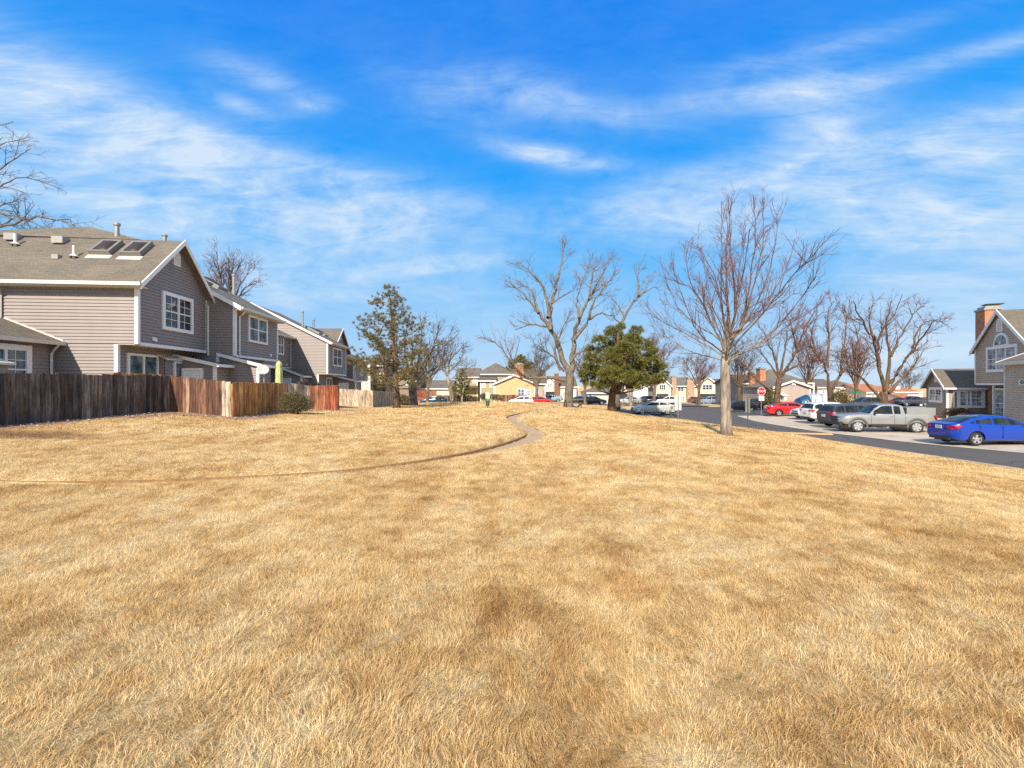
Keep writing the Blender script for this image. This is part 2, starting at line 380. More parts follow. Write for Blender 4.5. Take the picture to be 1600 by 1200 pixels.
# path
pp = [(-22, 8.3), (-14, 7.9)]+[pick(*q) for q in ((0, 752), (200, 750), (400, 742), (560, 731), (700, 712), (790, 694), (841, 676), (835, 670), (823, 664.5), (808, 656.5), (799, 651.5), (803, 647), (820, 643.6), (838, 640), (860, 637.5))]
pp += [(pp[-1][0]+1.6, pp[-1][1]+4), (pp[-1][0]+3.5, pp[-1][1]+9), (pp[-1][0]+5, pp[-1][1]+20)]
def smooth_line(pts, n=6, it=2):
    p = np.array(pts, float)
    for _ in range(it):
        q = [p[0]]
        for i in range(len(p)-1): q += [p[i]*.75+p[i+1]*.25, p[i]*.25+p[i+1]*.75]
        q.append(p[-1]); p = np.array(q)
    return p
PATH = smooth_line(pp)
def dline(x, y, L):
    x = np.asarray(x, float); y = np.asarray(y, float); best = np.full(x.shape, 1e9)
    for i in range(len(L)-1):
        ax, ay = L[i][:2]; bx, by = L[i+1][:2]; dx, dy = bx-ax, by-ay; q = dx*dx+dy*dy+1e-9
        t = np.clip(((x-ax)*dx+(y-ay)*dy)/q, 0, 1)
        best = np.minimum(best, (x-ax-t*dx)**2+(y-ay-t*dy)**2)
    return np.sqrt(best)
PW = 0.34
_o = np.argsort(PATH[:60, 0])
def PATHY(x): return np.interp(x, PATH[:60, 0][_o], PATH[:60, 1][_o])
# paved area: polygon of the road and parking lot (left edge = kerb)
KERB = [(16.9, -25), (16.9, 5), (16.75, 15), (16.3, 22), (15.9, 30), (15.8, 36), (15.85, 41.5), (15.6, 42.6), (14.8, 43.2), (14.6, 49), (12.2, 49.2), (11.6, 51), (12, 56), (15, 58.5), (17.0, 61), (17.8, 68), (20, 76)]
KS = np.array(KERB)
def kerb_x(y): return np.interp(y, KS[:, 1], KS[:, 0])
def paved(x, y):
    """distance inside the paved area (positive inside)"""
    a = x-kerb_x(y)
    a = np.minimum(a, 78-y+0*x)
    far = np.minimum(np.minimum(y-74.5-.0*x, 85.0-y), x+75)     # cross road
    a = np.maximum(a, np.minimum(far, 75-x))
    return a
def HG(x, y):
    """the lawn surface incl. path trough and the cut under the paving"""
    x = np.asarray(x, float); y = np.asarray(y, float)
    g = H0(x, y)
    near = (y < 75) & (np.abs(x) < 40)
    dp = np.full(x.shape, 9.0)
    if near.any(): dp[near] = dline(x[near], y[near], PATH)
    g = g-0.2*np.clip(1-(dp-PW*.8)/0.3, 0, 1)
    left = np.clip((-0.5-x)/2.5, 0, 1)*(y < PATHY(x))
    g = g+left*0.055*np.exp(-((dp-.95)/.5)**2)
    g = g+0.035*(vnoise(x, y, 1.7, 3)-.5)+0.05*(vnoise(x, y, 4.5, 4)-.5)
    a = paved(x, y)
    g = g-0.22*np.clip((a-0.05)/0.25, 0, 1)
    return g
def grid_mesh(name, xs, ys, zf, mat, mask=None):
    X, Y = np.meshgrid(xs, ys); Z = zf(X, Y); nx, ny = len(xs), len(ys)
    v = np.c_[X.ravel(), Y.ravel(), Z.ravel()]
    i = np.arange((ny-1)*(nx-1)); r = i//(nx-1); c = i % (nx-1); a = r*nx+c
    q = np.c_[a, a+1, a+nx+1, a+nx]
    if mask is not None:
        cx = X[:-1, :-1].ravel()+np.diff(xs).mean()/2; cy = Y[:-1, :-1].ravel()+np.diff(ys).mean()/2
        q = q[mask(cx, cy)]
        used = np.unique(q); mp = np.full(len(v), -1); mp[used] = np.arange(len(used)); v = v[used]; q = mp[q]
    me = bpy.data.meshes.new(name); me.vertices.add(len(v)); me.vertices.foreach_set('co', v.ravel().astype(np.float32))
    me.loops.add(q.size); me.loops.foreach_set('vertex_index', q.ravel().astype(np.int32))
    me.polygons.add(len(q)); me.polygons.foreach_set('loop_start', np.arange(0, q.size, 4).astype(np.int32))
    me.polygons.foreach_set('use_smooth', np.ones(len(q), bool))
    me.update(calc_edges=True); me.validate()
    o = bpy.data.objects.new(name, me); COL.objects.link(o); me.materials.append(mat)
    return o
# dry lawn colour, shared by soil sheet and blades
def grass_cols(nb, vec):
    big = nb.noise(nb.mapv(vec, (1, .75, 1), (0, 0, .4)), .33, 5, .62, .3)
    mid = nb.noise(vec, 1.7, 5, .6, .3)
    mow = nb.noise(nb.mapv(vec, (2.2, .16, 1), (0, 0, R(-4))), 1.0, 3, .5, .4)     # faint mowing lines running away from the camera
    sm = nb.noise(vec, 5.5, 4, .65, .6)
    v = nb.m('ADD', nb.m('ADD', nb.m('MULTIPLY', big, .28), nb.m('MULTIPLY', mid, .34)), nb.m('ADD', nb.m('MULTIPLY', mow, .14), nb.m('MULTIPLY', sm, .24)))
    c = nb.ramp(v, [(.36, srgb(168, 132, 84)), (.44, srgb(200, 166, 114)), (.51, srgb(221, 194, 144)), (.60, srgb(233, 214, 172)), (.68, srgb(242, 230, 202))])
    # a thin reddish worn patch by the fence and a bare ring round the young tree
    for (cx, cy, rx, ry, col) in ((-12.6, 12.2, 2.0, .9, srgb(134, 100, 76)), (8.4, 18.0, .75, .7, srgb(120, 92, 66)), (6.9, 18.6, 1.6, .5, srgb(158, 124, 78))):
        sp = nb.n('ShaderNodeSeparateXYZ'); nb.l(vec, sp.inputs[0])
        a = nb.m('DIVIDE', nb.m('SUBTRACT', sp.outputs[0], cx), rx); d_ = nb.m('DIVIDE', nb.m('SUBTRACT', sp.outputs[1], cy), ry)
        f = nb.m('ADD', nb.m('SUBTRACT', 1.0, nb.m('ADD', nb.m('MULTIPLY', a, a), nb.m('MULTIPLY', d_, d_))), nb.m('MULTIPLY', nb.m('SUBTRACT', sm, .5), 3.0))
        c = nb.mix(nb.m('MULTIPLY', f, .75, clamp=True), c, col)
    return c, mid
m, nb, p = newmat('dry_lawn_ground')
gvec = nb.n('ShaderNodeNewGeometry').outputs['Position']
c, mid = grass_cols(nb, gvec)
fn = nb.noise(nb.mapv(gvec, (1, .6, 1)), 22, 6, .75)
c = nb.mix(1.0, c, nb.ramp(fn, [(.3, (.42, .38, .32)), (.5, (.85, .83, .8)), (.7, (1.12, 1.1, 1.08))]), 'MULTIPLY')
nb.l(c, p.inputs['Base Color']); p.inputs['Roughness'].default_value = .95; p.inputs['Specular IOR Level'].default_value = .1
bp = nb.n('ShaderNodeBump'); bp.inputs['Strength'].default_value = 1.0; bp.inputs['Distance'].default_value = .05
nb.l(fn, bp.inputs['Height']); nb.l(bp.outputs[0], p.inputs['Normal'])
LAWN = m
xs = np.unique(np.r_[np.linspace(-600, -60, 14), np.arange(-60, -20, 1.5), np.arange(-20, 24, .25), np.arange(24, 60, 1.5), np.linspace(60, 600, 14)])
ys = np.unique(np.r_[np.linspace(-60, -4, 12), np.arange(-4, 30, .25), np.arange(30, 90, .6), np.arange(90, 160, 3), np.linspace(160, 1500, 16)])
tagm(grid_mesh('ground', xs, ys, HG, LAWN), kind='structure')

# asphalt / concrete sheets
m, nb, p = newmat('asphalt'); g = nb.n('ShaderNodeNewGeometry').outputs['Position']
f = nb.noise(g, .35, 5, .6); f2 = nb.noise(g, 40, 2, .7)
c = nb.ramp(f, [(.3, srgb(68, 65, 60)), (.7, srgb(88, 84, 77))]); c = nb.mix(.35, c, nb.ramp(f2, [(.3, srgb(50, 46, 45)), (.7, srgb(116, 106, 102))]))
vo = nb.n('ShaderNodeTexVoronoi'); vo.feature = 'DISTANCE_TO_EDGE'; vo.inputs['Scale'].default_value = .16; wv_ = nb.n('ShaderNodeVectorMath', operation='ADD'); nz_ = nb.n('ShaderNodeTexNoise'); nz_.inputs['Scale'].default_value = .6; nb.l(g, nz_.inputs['Vector']); nb.l(g, wv_.inputs[0]); nb.l(nz_.outputs['Color'], wv_.inputs[1]); nb.l(wv_.outputs[0], vo.inputs['Vector'])
c = nb.mix(nb.m('MULTIPLY', nb.m('LESS_THAN', vo.outputs['Distance'], .0045), .7), c, srgb(34, 32, 30))
nb.l(c, p.inputs['Base Color']); p.inputs['Roughness'].default_value = .85; ASPH = m
m, nb, p = newmat('concrete'); g = nb.n('ShaderNodeNewGeometry').outputs['Position']
f = nb.noise(g, .5, 6, .65, .5); f2 = nb.noise(g, 14, 3, .7)
c = nb.ramp(f, [(.28, srgb(150, 134, 114)), (.5, srgb(188, 172, 150)), (.72, srgb(208, 193, 174))]); c = nb.mix(.25, c, nb.ramp(f2, [(.3, srgb(120, 110, 102)), (.7, srgb(214, 204, 194))]))
br = nb.n('ShaderNodeTexBrick'); nb.l(g, br.inputs['Vector']); br.offset = 0; br.inputs['Scale'].default_value = 1; br.inputs['Brick Width'].default_value = 3.2; br.inputs['Row Height'].default_value = 2.9; br.inputs['Mortar Size'].default_value = .02
c = nb.mix(nb.m('MULTIPLY', br.outputs['Fac'], .55), c, srgb(110, 100, 88))
oil = nb.noise(g, .9, 4, .6, .8); c = nb.mix(nb.m('MULTIPLY', nb.m('SUBTRACT', oil, .60, clamp=True), 4.0, clamp=True), c, srgb(120, 108, 96))
nb.l(c, p.inputs['Base Color']); p.inputs['Roughness'].default_value = .85; CONC = m
CONC2 = simple('path_concrete', srgb(172, 146, 114), .9, var=.25, scale=3)
LOT = [(21.8, -25), (21.8, 15), (22.0, 19.3), (21.0, 24.3), (20.3, 29.8), (22.2, 42), (24.5, 50)]
LS = np.array(LOT)
def lot_x(y): return np.interp(y, LS[:, 1], LS[:, 0])
def road_mask(x, y):
    a = (x > kerb_x(y)) & (y < 79) & ((x < lot_x(y)+.4) | (y > 50)) & (x < 62)
    far = (y > 74.5) & (y < 85) & (x > -75) & (x < 75)
    spur = (y > 80) & (y < 150) & (np.abs(x-(30+.03*(y-80))) < 4)
    return a | far | spur
xr = np.arange(-75, 75, .5); yr = np.arange(-25, 150, .5)
def ribbon(name, pts, w0, w1, zf, mat, th=None, parent=None):
    """strip along pts with lateral offsets w0..w1, following zf"""
    pts = np.array(pts, float); t = np.gradient(pts, axis=0); t /= np.linalg.norm(t, axis=1)[:, None]+1e-9; nrm = np.c_[-t[:, 1], t[:, 0]]
    mb = MB(); A = pts+nrm*w0; B = pts+nrm*w1
    za = zf(A[:, 0], A[:, 1]); zb = zf(B[:, 0], B[:, 1]); n = len(pts)
    for i in range(n-1):
        q = [(A[i][0], A[i][1], za[i]), (B[i][0], B[i][1], zb[i]), (B[i+1][0], B[i+1][1], zb[i+1]), (A[i+1][0], A[i+1][1], za[i+1])]
        if th: 
            lo = [(a, c_, z-th) for a, c_, z in q]
            mb.add(q+lo, [(3, 2, 1, 0), (0, 1, 5, 4), (1, 2, 6, 5), (2, 3, 7, 6), (3, 0, 4, 7)])
        else: mb.poly(*q[::-1])
    return mb.build(name, mat, parent)
def strip(name, left, right, n, zf, mat):
    """surface between two polylines (same y range)"""
    mb = MB(); m_ = 40
    pts = []
    for l_, r_ in zip(left, right):
        for j in range(n+1): t = j/n; pts.append((l_[0]*(1-t)+r_[0]*t, l_[1]*(1-t)+r_[1]*t))
    a = np.array(pts); z = zf(a[:, 0], a[:, 1])
    mb.v = [(x, y, q) for (x, y), q in zip(pts, z)]
    k = n+1
    for i in range(len(left)-1):
        for j in range(n): mb.f.append((i*k+j, i*k+j+1, (i+1)*k+j+1, (i+1)*k+j))
    return mb.build(name, mat, smooth=True)
yy = np.arange(-25, 60.1, .5)
rl = [(float(kerb_x(y))+.02, y) for y in yy]; rr = [(float(lot_x(min(y, 50)))+ (0 if y <= 50 else (y-50)*2.2), y) for y in yy]
tagm(strip('road', rl, rr, 8, lambda x, y: H0(x, y)-.10, ASPH), kind='structure')
tagm(strip('parking_lot', [(a-.15, y) for (a, y) in rr if y <= 50.1], [(46, y) for (a, y) in rr if y <= 50.1], 12, lambda x, y: H0(x, y)-.085, CONC), kind='structure')
yy2 = np.arange(60, 79.1, 1.0)
tagm(strip('road', [(float(kerb_x(y)), y) for y in yy2], [(46.5+(y-60)*.3, y) for y in yy2], 20, lambda x, y: H0(x, y)-.10, ASPH), kind='structure')
yy3 = np.arange(74.5, 85.1, 1.5)
tagm(strip('cross_road', [(-75, y) for y in yy3], [(75, y) for y in yy3], 90, lambda x, y: H0(x, y)-.09, ASPH), kind='structure')
yy4 = np.arange(84, 150, 3.0)
tagm(strip('far_road', [(24+.05*(y-80), y) for y in yy4], [(36+.05*(y-80), y) for y in yy4], 6, lambda x, y: H0(x, y)+.02, ASPH), kind='structure')
tagm(strip('parking_lot', [(-26, y) for y in np.arange(85, 97, 2)], [(22, y) for y in np.arange(85, 97, 2)], 30, lambda x, y: H0(x, y)+.03, CONC), kind='structure')
tagm(strip('parking_lot', [(38, y) for y in np.arange(86, 112, 2)], [(60, y) for y in np.arange(86, 112, 2)], 12, lambda x, y: H0(x, y)+.03, CONC), kind='structure')
KL = smooth_line([k for k in KERB if k[1] >= 3], it=2)
tagm(ribbon('kerb', KL, -.02, .16, lambda x, y: H0(x, y)+.03, CONC, th=.3), kind='structure')
tagm(ribbon('kerb', [(x, 74.4) for x in np.arange(-70, 19, 2.)], -.1, .1, lambda x, y: H0(x, y)+.03, CONC, th=.3), kind='structure')
tagm(ribbon('path', PATH, -PW, PW, lambda x, y: H0(x, y)-.17, CONC2, th=.1), kind='structure')
SOIL = simple('dark_edge_soil', srgb(140, 108, 70), .95, var=.35, scale=9)
tagm(ribbon('path_edge', PATH, PW, PW+.13, lambda x, y: H0(x, y)-.10, SOIL, th=.08), kind='structure')
tagm(ribbon('path_edge', PATH, -PW-.10, -PW, lambda x, y: H0(x, y)-.13, SOIL, th=.08), kind='structure')
# small concrete apron at the kerb corner beside the silver car
tagm(strip('pavement', [(10.8, y) for y in np.arange(46.4, 48.9, .4)], [(14.6, y) for y in np.arange(46.4, 48.9, .4)], 6, lambda x, y: H0(x, y)+.05, CONC), kind='structure')
# painted speed bump across the lane
YEL = simple('worn_yellow_paint', srgb(205, 160, 95), .8, var=.3, scale=8)
mb = MB(); A_, B_ = np.array([16.1, 29.6]), np.array([19.8, 28.6]); n = 14
prof = [(-.45, 0), (-.25, .05), (0, .07), (.25, .05), (.45, 0)]
dv = (B_-A_)/np.linalg.norm(B_-A_); nn = np.array([-dv[1], dv[0]])
for i in range(n+1):
    q = A_+(B_-A_)*i/n
    for (o_, z_) in prof: w = q+nn*o_; mb.v.append((w[0], w[1], h(*w)-.095+z_))
for i in range(n):
    for j in range(4): a0 = i*5+j; mb.f.append((a0, a0+5, a0+6, a0+1))
tagm(mb.build('speed_bump', YEL, smooth=True), 'worn tan painted speed bump running across the dark asphalt lane', 'speed bump')

# ------------------------------------------------------------------ grass blades (one mass)
def grass():
    m, nb, p = newmat('dry_grass_blades')
    geo = nb.n('ShaderNodeNewGeometry'); vec = geo.outputs['Position']
    c, mid = grass_cols(nb, vec)
    rnd = geo.outputs['Random Per Island']
    c2 = nb.ramp(rnd, [(0.0, (.55, .47, .38)), (.14, (.8, .74, .66)), (.55, (1.0, .98, .95)), (1.0, (1.28, 1.26, 1.22))])
    c = nb.mix(1.0, c, c2, 'MULTIPLY')
    nb.l(c, p.inputs['Base Color']); p.inputs['Roughness'].default_value = .55; p.inputs['Specular IOR Level'].default_value = .25
    t = nb.n('ShaderNodeBsdfTranslucent'); nb.l(c, t.inputs[0])
    mx = nb.n('ShaderNodeMixShader'); mx.inputs[0].default_value = .3
    out = [x for x in nb.nt.nodes if x.type == 'OUTPUT_MATERIAL'][0]
    nb.l(p.outputs[0], mx.inputs[1]); nb.l(t.outputs[0], mx.inputs[2]); nb.l(mx.outputs[0], out.inputs[0])
    V = []; FI = []; nv = 0; tri = []
    def scatter(y0, y1, dens, hh, ww, seg):
        nonlocal nv
        xm = lambda y: 1.3*y+5
        area = (y1-y0)*2*xm(y1); n = int(area*dens)
        y = rng.random(n)*(y1-y0)+y0; y = y[rng.random(n) < xm(y)/xm(y1)]; n = len(y)
        x = (rng.random(n)*2-1)*xm(y)
        ok = (paved(x, y) < -.02) & (x > -15.2+.35*np.maximum(0, y-19)*0)
        # the fence line keeps the lawn off the yards
        fx = np.interp(y, [0, 13.5, 19.3, 19.5, 24.7, 28, 28.6, 41, 42, 53, 60], [-15.5, -14.9, -14.2, -11.5, -12.0, -12.0, -10.6, -12, -12.4, -13.4, -60])
        ok &= x > fx+.25+.5*vnoise(x, y, 1.1, 9)
        dp = dline(x, y, PATH); ok &= dp > PW-.07+.12*vnoise(x, y, .3, 77)
        x, y = x[ok], y[ok]; n = len(x)
        clump = vnoise(x, y, .16, 21)*.55+vnoise(x, y, .6, 22)*.45
        keep = rng.random(n) < .45+.9*clump
        x, y, clump = x[keep], y[keep], clump[keep]; n = len(x)
        z = HG(x, y)-.004
        ang = vnoise(x, y, .5, 31)*9+vnoise(x, y, .13, 32)*5+rng.normal(0, 1.1, n)
        lean = (.35+.75*rng.random(n))
        L = hh*(.5+.9*clump)*(.6+.7*rng.random(n))
        ta = rng.random(n)*math.pi; w = ww*(.6+.8*rng.random(n))
        dx, dy = np.cos(ang), np.sin(ang); sx_, sy_ = np.cos(ta)*w, np.sin(ta)*w
        b0 = np.c_[x-sx_, y-sy_, z]; b1 = np.c_[x+sx_, y+sy_, z]
        if seg == 1:
            tip = np.c_[x+dx*L*lean, y+dy*L*lean, z+L*.85]
            v = np.stack([b0, b1, tip], 1).reshape(-1, 3)
            i = np.arange(n)[:, None]*3+nv; tri.append(np.c_[i, i+1, i+2])
        else:
            mx_, my_, mz_ = x+dx*L*lean*.35, y+dy*L*lean*.35, z+L*.6
            m0 = np.c_[mx_-sx_*.75, my_-sy_*.75, mz_]; m1 = np.c_[mx_+sx_*.75, my_+sy_*.75, mz_]
            tip = np.c_[x+dx*L*lean*1.1, y+dy*L*lean*1.1, z+L*.9]
            v = np.stack([b0, b1, m0, m1, tip], 1).reshape(-1, 3)
            i = np.arange(n)[:, None]*5+nv; tri.append(np.concatenate([np.c_[i, i+1, i+3], np.c_[i, i+3, i+2], np.c_[i+2, i+3, i+4]], 0))
        V.append(v.astype(np.float32)); nv += len(v)
    scatter(.4, 4.0, 12000, .046, .0013, 2)
    scatter(4.0, 7.5, 8000, .046, .0019, 1)
    scatter(7.5, 13, 3000, .05, .0032, 1)
    scatter(13, 24, 800, .055, .007, 1)
    scatter(24, 44, 130, .07, .02, 1)
    scatter(44, 72, 40, .075, .04, 1)
    v = np.concatenate(V); t_ = np.concatenate(tri).astype(np.int32)
    me = bpy.data.meshes.new('grass'); me.vertices.add(len(v)); me.vertices.foreach_set('co', v.ravel())
    me.loops.add(t_.size); me.loops.foreach_set('vertex_index', t_.ravel())
    me.polygons.add(len(t_)); me.polygons.foreach_set('loop_start', np.arange(0, t_.size, 3, dtype=np.int32))
    me.update(calc_edges=False); me.materials.append(m)
    o = bpy.data.objects.new('grass', me); COL.objects.link(o)
    tagm(o, 'dry straw coloured winter grass covering the whole lawn', 'grass', kind='stuff')
    print('grass tris', len(t_))
grass()

# ------------------------------------------------------------------ building kit
class Frame:
    """a horizontal frame: u to its right, v away; origin on the plan"""
    def __init__(s, ox, oy, ang): s.ox, s.oy, s.a = ox, oy, ang; s.c, s.s = math.cos(ang), math.sin(ang)
    def w(s, u, v): return (s.ox+u*s.c-v*s.s, s.oy+u*s.s+v*s.c)
    def V(s, px, u):
        r = (px-800)/F; return (s.ox+u*s.c-r*(s.oy+u*s.s))/(s.s+r*s.c)
    def U(s, px, v):
        r = (px-800)/F; return (r*(s.oy+v*s.c)-s.ox+v*s.s)/(s.c-r*s.s)
    def Z(s, py, u, v): return CAMZ+(600-py)/F*(s.oy+u*s.s+v*s.c)
    def thing(s, name, label, cat, u, v, z, group=None):
        x, y = s.w(u, v); return thing(name, label, cat, (x, y, z), s.a, group, (u, v, z))
def ivl(prof, z):
    """extent of t where the wall outline is at or above height z"""
    ts = []
    for (t0, z0), (t1, z1) in zip(prof[:-1], prof[1:]):
        if z0 >= z and z1 >= z: ts += [t0, t1]
        elif (z0-z)*(z1-z) < 0: ts.append(t0+(z-z0)/(z1-z0)*(t1-t0)); ts.append(t1 if z1 > z else t0)
        elif z0 >= z: ts.append(t0)
        elif z1 >= z: ts.append(t1)
    return (min(ts), max(ts)) if ts else None
def wall(mb, A, B, z0, prof, n, lap=.14, lip=.034, flat=False):
    """lapped boards on the plane A-B; prof = [(t, ztop)...] along metres from A; n = outward unit"""
    L = math.hypot(B[0]-A[0], B[1]-A[1]); a = ((B[0]-A[0])/L, (B[1]-A[1])/L)
    if prof is None or not hasattr(prof, '__len__'): prof = [(0, prof), (L, prof)]
    zt = max(z for t, z in prof)
    def pt(t, z, o): return (A[0]+a[0]*t+n[0]*o, A[1]+a[1]*t+n[1]*o, z)
    if flat:
        mb.poly(pt(0, z0, 0), pt(L, z0, 0), *[pt(t, z, 0) for t, z in prof[::-1]]); return
    z = z0
    while z < zt-1e-4:
        zb = min(z+lap, zt); i0 = ivl(prof, z+1e-5); i1 = ivl(prof, zb-1e-5)
        if i0 is None: break
        if i1 is None: i1 = ((i0[0]+i0[1])/2,)*2
        mb.poly(pt(i0[0], z, lip), pt(i0[1], z, lip), pt(i1[1], zb, 0), pt(i1[0], zb, 0))
        mb.poly(pt(i0[0], z, 0), pt(i0[1], z, 0), pt(i0[1], z, lip), pt(i0[0], z, lip))
        z = zb
def window(root, c, a, n, w, z0, z1, trim=.11, bars=(1, 1), glass=None, frame=None, name='window', midrail=True, halves=2):
    """c=(u,v) centre on wall plane; trim included in w and z0..z1"""
    fm = MB(); fr = frame or WHITE; ho = .05
    cx = (c[0]+n[0]*ho, c[1]+n[1]*ho)
    def at(t): return (cx[0]+a[0]*t, cx[1]+a[1]*t)
    h = w/2
    fm.obox(at(-h+trim/2), a, n, trim/2, ho, z0, z1); fm.obox(at(h-trim/2), a, n, trim/2, ho, z0, z1)
    fm.obox(at(0), a, n, h-trim, ho-.003, z0, z0+trim); fm.obox(at(0), a, n, h-trim, ho-.003, z1-trim, z1)
    wi = w-2*trim
    for k in range(1, halves): fm.obox(at(-h+trim+wi*k/halves), a, n, .05, ho-.006, z0+trim, z1-trim)
    zm = (z0+z1)/2
    if midrail: fm.obox(at(0), a, n, h-trim, ho-.012, zm-.028, zm+.028)
    f = fm.build(name, fr, root)
    cb = (c[0]+n[0]*.028, c[1]+n[1]*.028)
    g = MB(); g.obox(cb, a, n, h-trim-.002, .012, z0+trim, z1-trim)
    g.build('pane', glass or GLASS, f)
    if bars[0] or bars[1]:
        q = MB(); hw = wi/halves
        for k in range(halves):
            t0 = -h+trim+hw*k
            for i in range(1, bars[0]+1): q.obox((cb[0]+a[0]*(t0+hw*i/(bars[0]+1))+n[0]*.016, cb[1]+a[1]*(t0+hw*i/(bars[0]+1))+n[1]*.016), a, n, .011, .008, z0+trim, z1-trim)
        for s0, s1 in ((z0+trim, zm), (zm, z1-trim)):
            for j in range(1, bars[1]+1): zz_ = s0+(s1-s0)*j/(bars[1]+1); q.obox((cb[0]+n[0]*.016, cb[1]+n[1]*.016), a, n, h-trim, .008, zz_-.011, zz_+.011)
        q.build('glazing_bar', fr, f)
    return f
def door(root, c, a, n, w, z0, z1, name='sliding_door', glass=None, fill=None):
    fm = MB(); ho = .05; cx = (c[0]+n[0]*ho, c[1]+n[1]*ho); t = .1; h = w/2
    for s_ in (-1, 1): fm.obox((cx[0]+a[0]*s_*(h-t/2), cx[1]+a[1]*s_*(h-t/2)), a, n, t/2, ho, z0, z1)
    fm.obox(cx, a, n, h-t, ho-.003, z1-t, z1)
    if fill is None: fm.obox(cx, a, n, .05, ho-.006, z0, z1-t)
    f = fm.build(name, WHITE, root)
    g = MB(); g.obox((c[0]+n[0]*.03, c[1]+n[1]*.03), a, n, h-t, .014, z0, z1-t-.002)
    g.build('pane' if fill is None else 'panel', glass or GLASS if fill is None else fill, f)
    return f
def bar(mb, p, q, w, hgt):
    """sloped rectangular bar from p to q: w horizontal thickness, hgt vertical, hanging below the line"""
    dx, dy = q[0]-p[0], q[1]-p[1]; L = math.hypot(dx, dy); 
    nx, ny = (-dy/L*w/2, dx/L*w/2) if L > 1e-6 else (w/2, 0)
    pts = []
    for e in (p, q):
        pts += [(e[0]-nx, e[1]-ny, e[2]-hgt), (e[0]+nx, e[1]+ny, e[2]-hgt), (e[0]+nx, e[1]+ny, e[2]), (e[0]-nx, e[1]-ny, e[2])]
    mb.add(pts, [(3, 2, 1, 0), (4, 5, 6, 7), (0, 1, 5, 4), (1, 2, 6, 5), (2, 3, 7, 6), (3, 0, 4, 7)])
def louvre(root, c, a, n, w, z0, z1, name='gable_vent'):
    mb = MB(); h = w/2; zc = z1-h
    pts = [(-h, z0), (h, z0), (h, zc)]+[(h*math.cos(t), zc+h*math.sin(t)) for t in np.linspace(0, math.pi, 9)[1:-1]]+[(-h, zc)]
    F_ = lambda t, z, o: (c[0]+a[0]*t+n[0]*o, c[1]+a[1]*t+n[1]*o, z)
    m_ = len(pts); mb.add([F_(t, z, .05) for t, z in pts]+[F_(t, z, -.0) for t, z in pts], [tuple(range(m_))]+[(i, i+m_, (i+1) % m_+m_, (i+1) % m_) for i in range(m_)])
    f = mb.build(name, WHITE, root)
    q = MB(); z = z0+.08
    while z < z1-.12: q.obox((c[0]+n[0]*.06, c[1]+n[1]*.06), a, n, h*.68 if z < zc else h*.45, .012, z, z+.03); z += .075
    q.build('louvre', CREAM, f)

# ------------------------------------------------------------------ the grey townhouse row
ROW = Frame(-15.84, 19.5, math.atan(.09)); U_, V_ = (1, 0), (0, 1); NU, NV = (1, 0), (0, -1)
GZ = .3
def skylight(root, p0, du, dv, w, l, pitch_dir, name='skylight'):
    """raised domed light lying on a slope; p0 lower-left corner, du across unit(3), dv up-slope unit(3)"""
    du, dv = Vector(du), Vector(dv); nn_ = du.cross(dv).normalized()
    if nn_.z < 0: nn_ = -nn_
    p0 = Vector(p0); mb = MB(); ft = .11
    def fr(a0, a1, b0, b1, h0, h1):
        q = []
        for hh in (h0, h1):
            for (x, y) in ((a0, b0), (a1, b0), (a1, b1), (a0, b1)): q.append(tuple(p0+du*x+dv*y+nn_*hh))
        mb.add(q, [(0,3,2,1),(4,5,6,7),(0,1,5,4),(1,2,6,5),(2,3,7,6),(3,0,4,7)])
    fr(0, ft, 0, l, 0, .22); fr(w-ft, w, 0, l, 0, .22); fr(ft, w-ft, 0, ft, 0, .218); fr(ft, w-ft, l-ft, l, 0, .218)
    f = mb.build(name, FRAMEM, root)
    d = MB(); nx = 8; ny = 8
    for j in range(ny+1):
        for i in range(nx+1):
            x, y = ft+(w-2*ft)*i/nx, ft+(l-2*ft)*j/ny
            hh = .19+.14*math.sin(math.pi*i/nx)**.6*math.sin(math.pi*j/ny)**.6
            d.v.append(tuple(p0+du*x+dv*y+nn_*hh))
    for j in range(ny):
        for i in range(nx): a0 = j*(nx+1)+i; d.f.append((a0, a0+1, a0+nx+2, a0+nx+1))
    d.build('dome', simple('smoked_dome', (.045, .032, .027), .35, spec=.25), f, smooth=True)
    fl = MB(); q = [tuple(p0+du*x+dv*y+nn_*.02) for x, y in ((-.08, -.3), (w+.08, -.3), (w+.08, 0), (-.08, 0))]; fl.poly(*q); fl.build('flashing', CREAM, f)
def stack(root, u, v, z, hgt, r=.09, name='vent_pipe', cap=True):
    mb = MB(); mb.tube([(u, v, z-.3), (u, v, z+hgt)], r, 12)
    if cap: mb.tube([(u, v, z+hgt*.9), (u, v, z+hgt)], r*1.45, 12)
    return mb.build(name, METAL, root)
def downspout(root, pts, mat=None, name='downspout'):
    mb = MB(); mb.tube(pts, .055, 4); return mb.build(name, mat or CREAM, root)
def porch_light(root, p, n):
    mb = MB(); mb.lathe([(.0, .05), (.05, .05), (.07, 0), (.06, -.1), (.0, -.1)], 10, p); mb.obox((p[0]-n[0]*.04, p[1]-n[1]*.04), (-n[1], n[0]), n, .06, .03, p[2]-.05, p[2]+.07)
    return mb.build('security_light', WHITE, root)

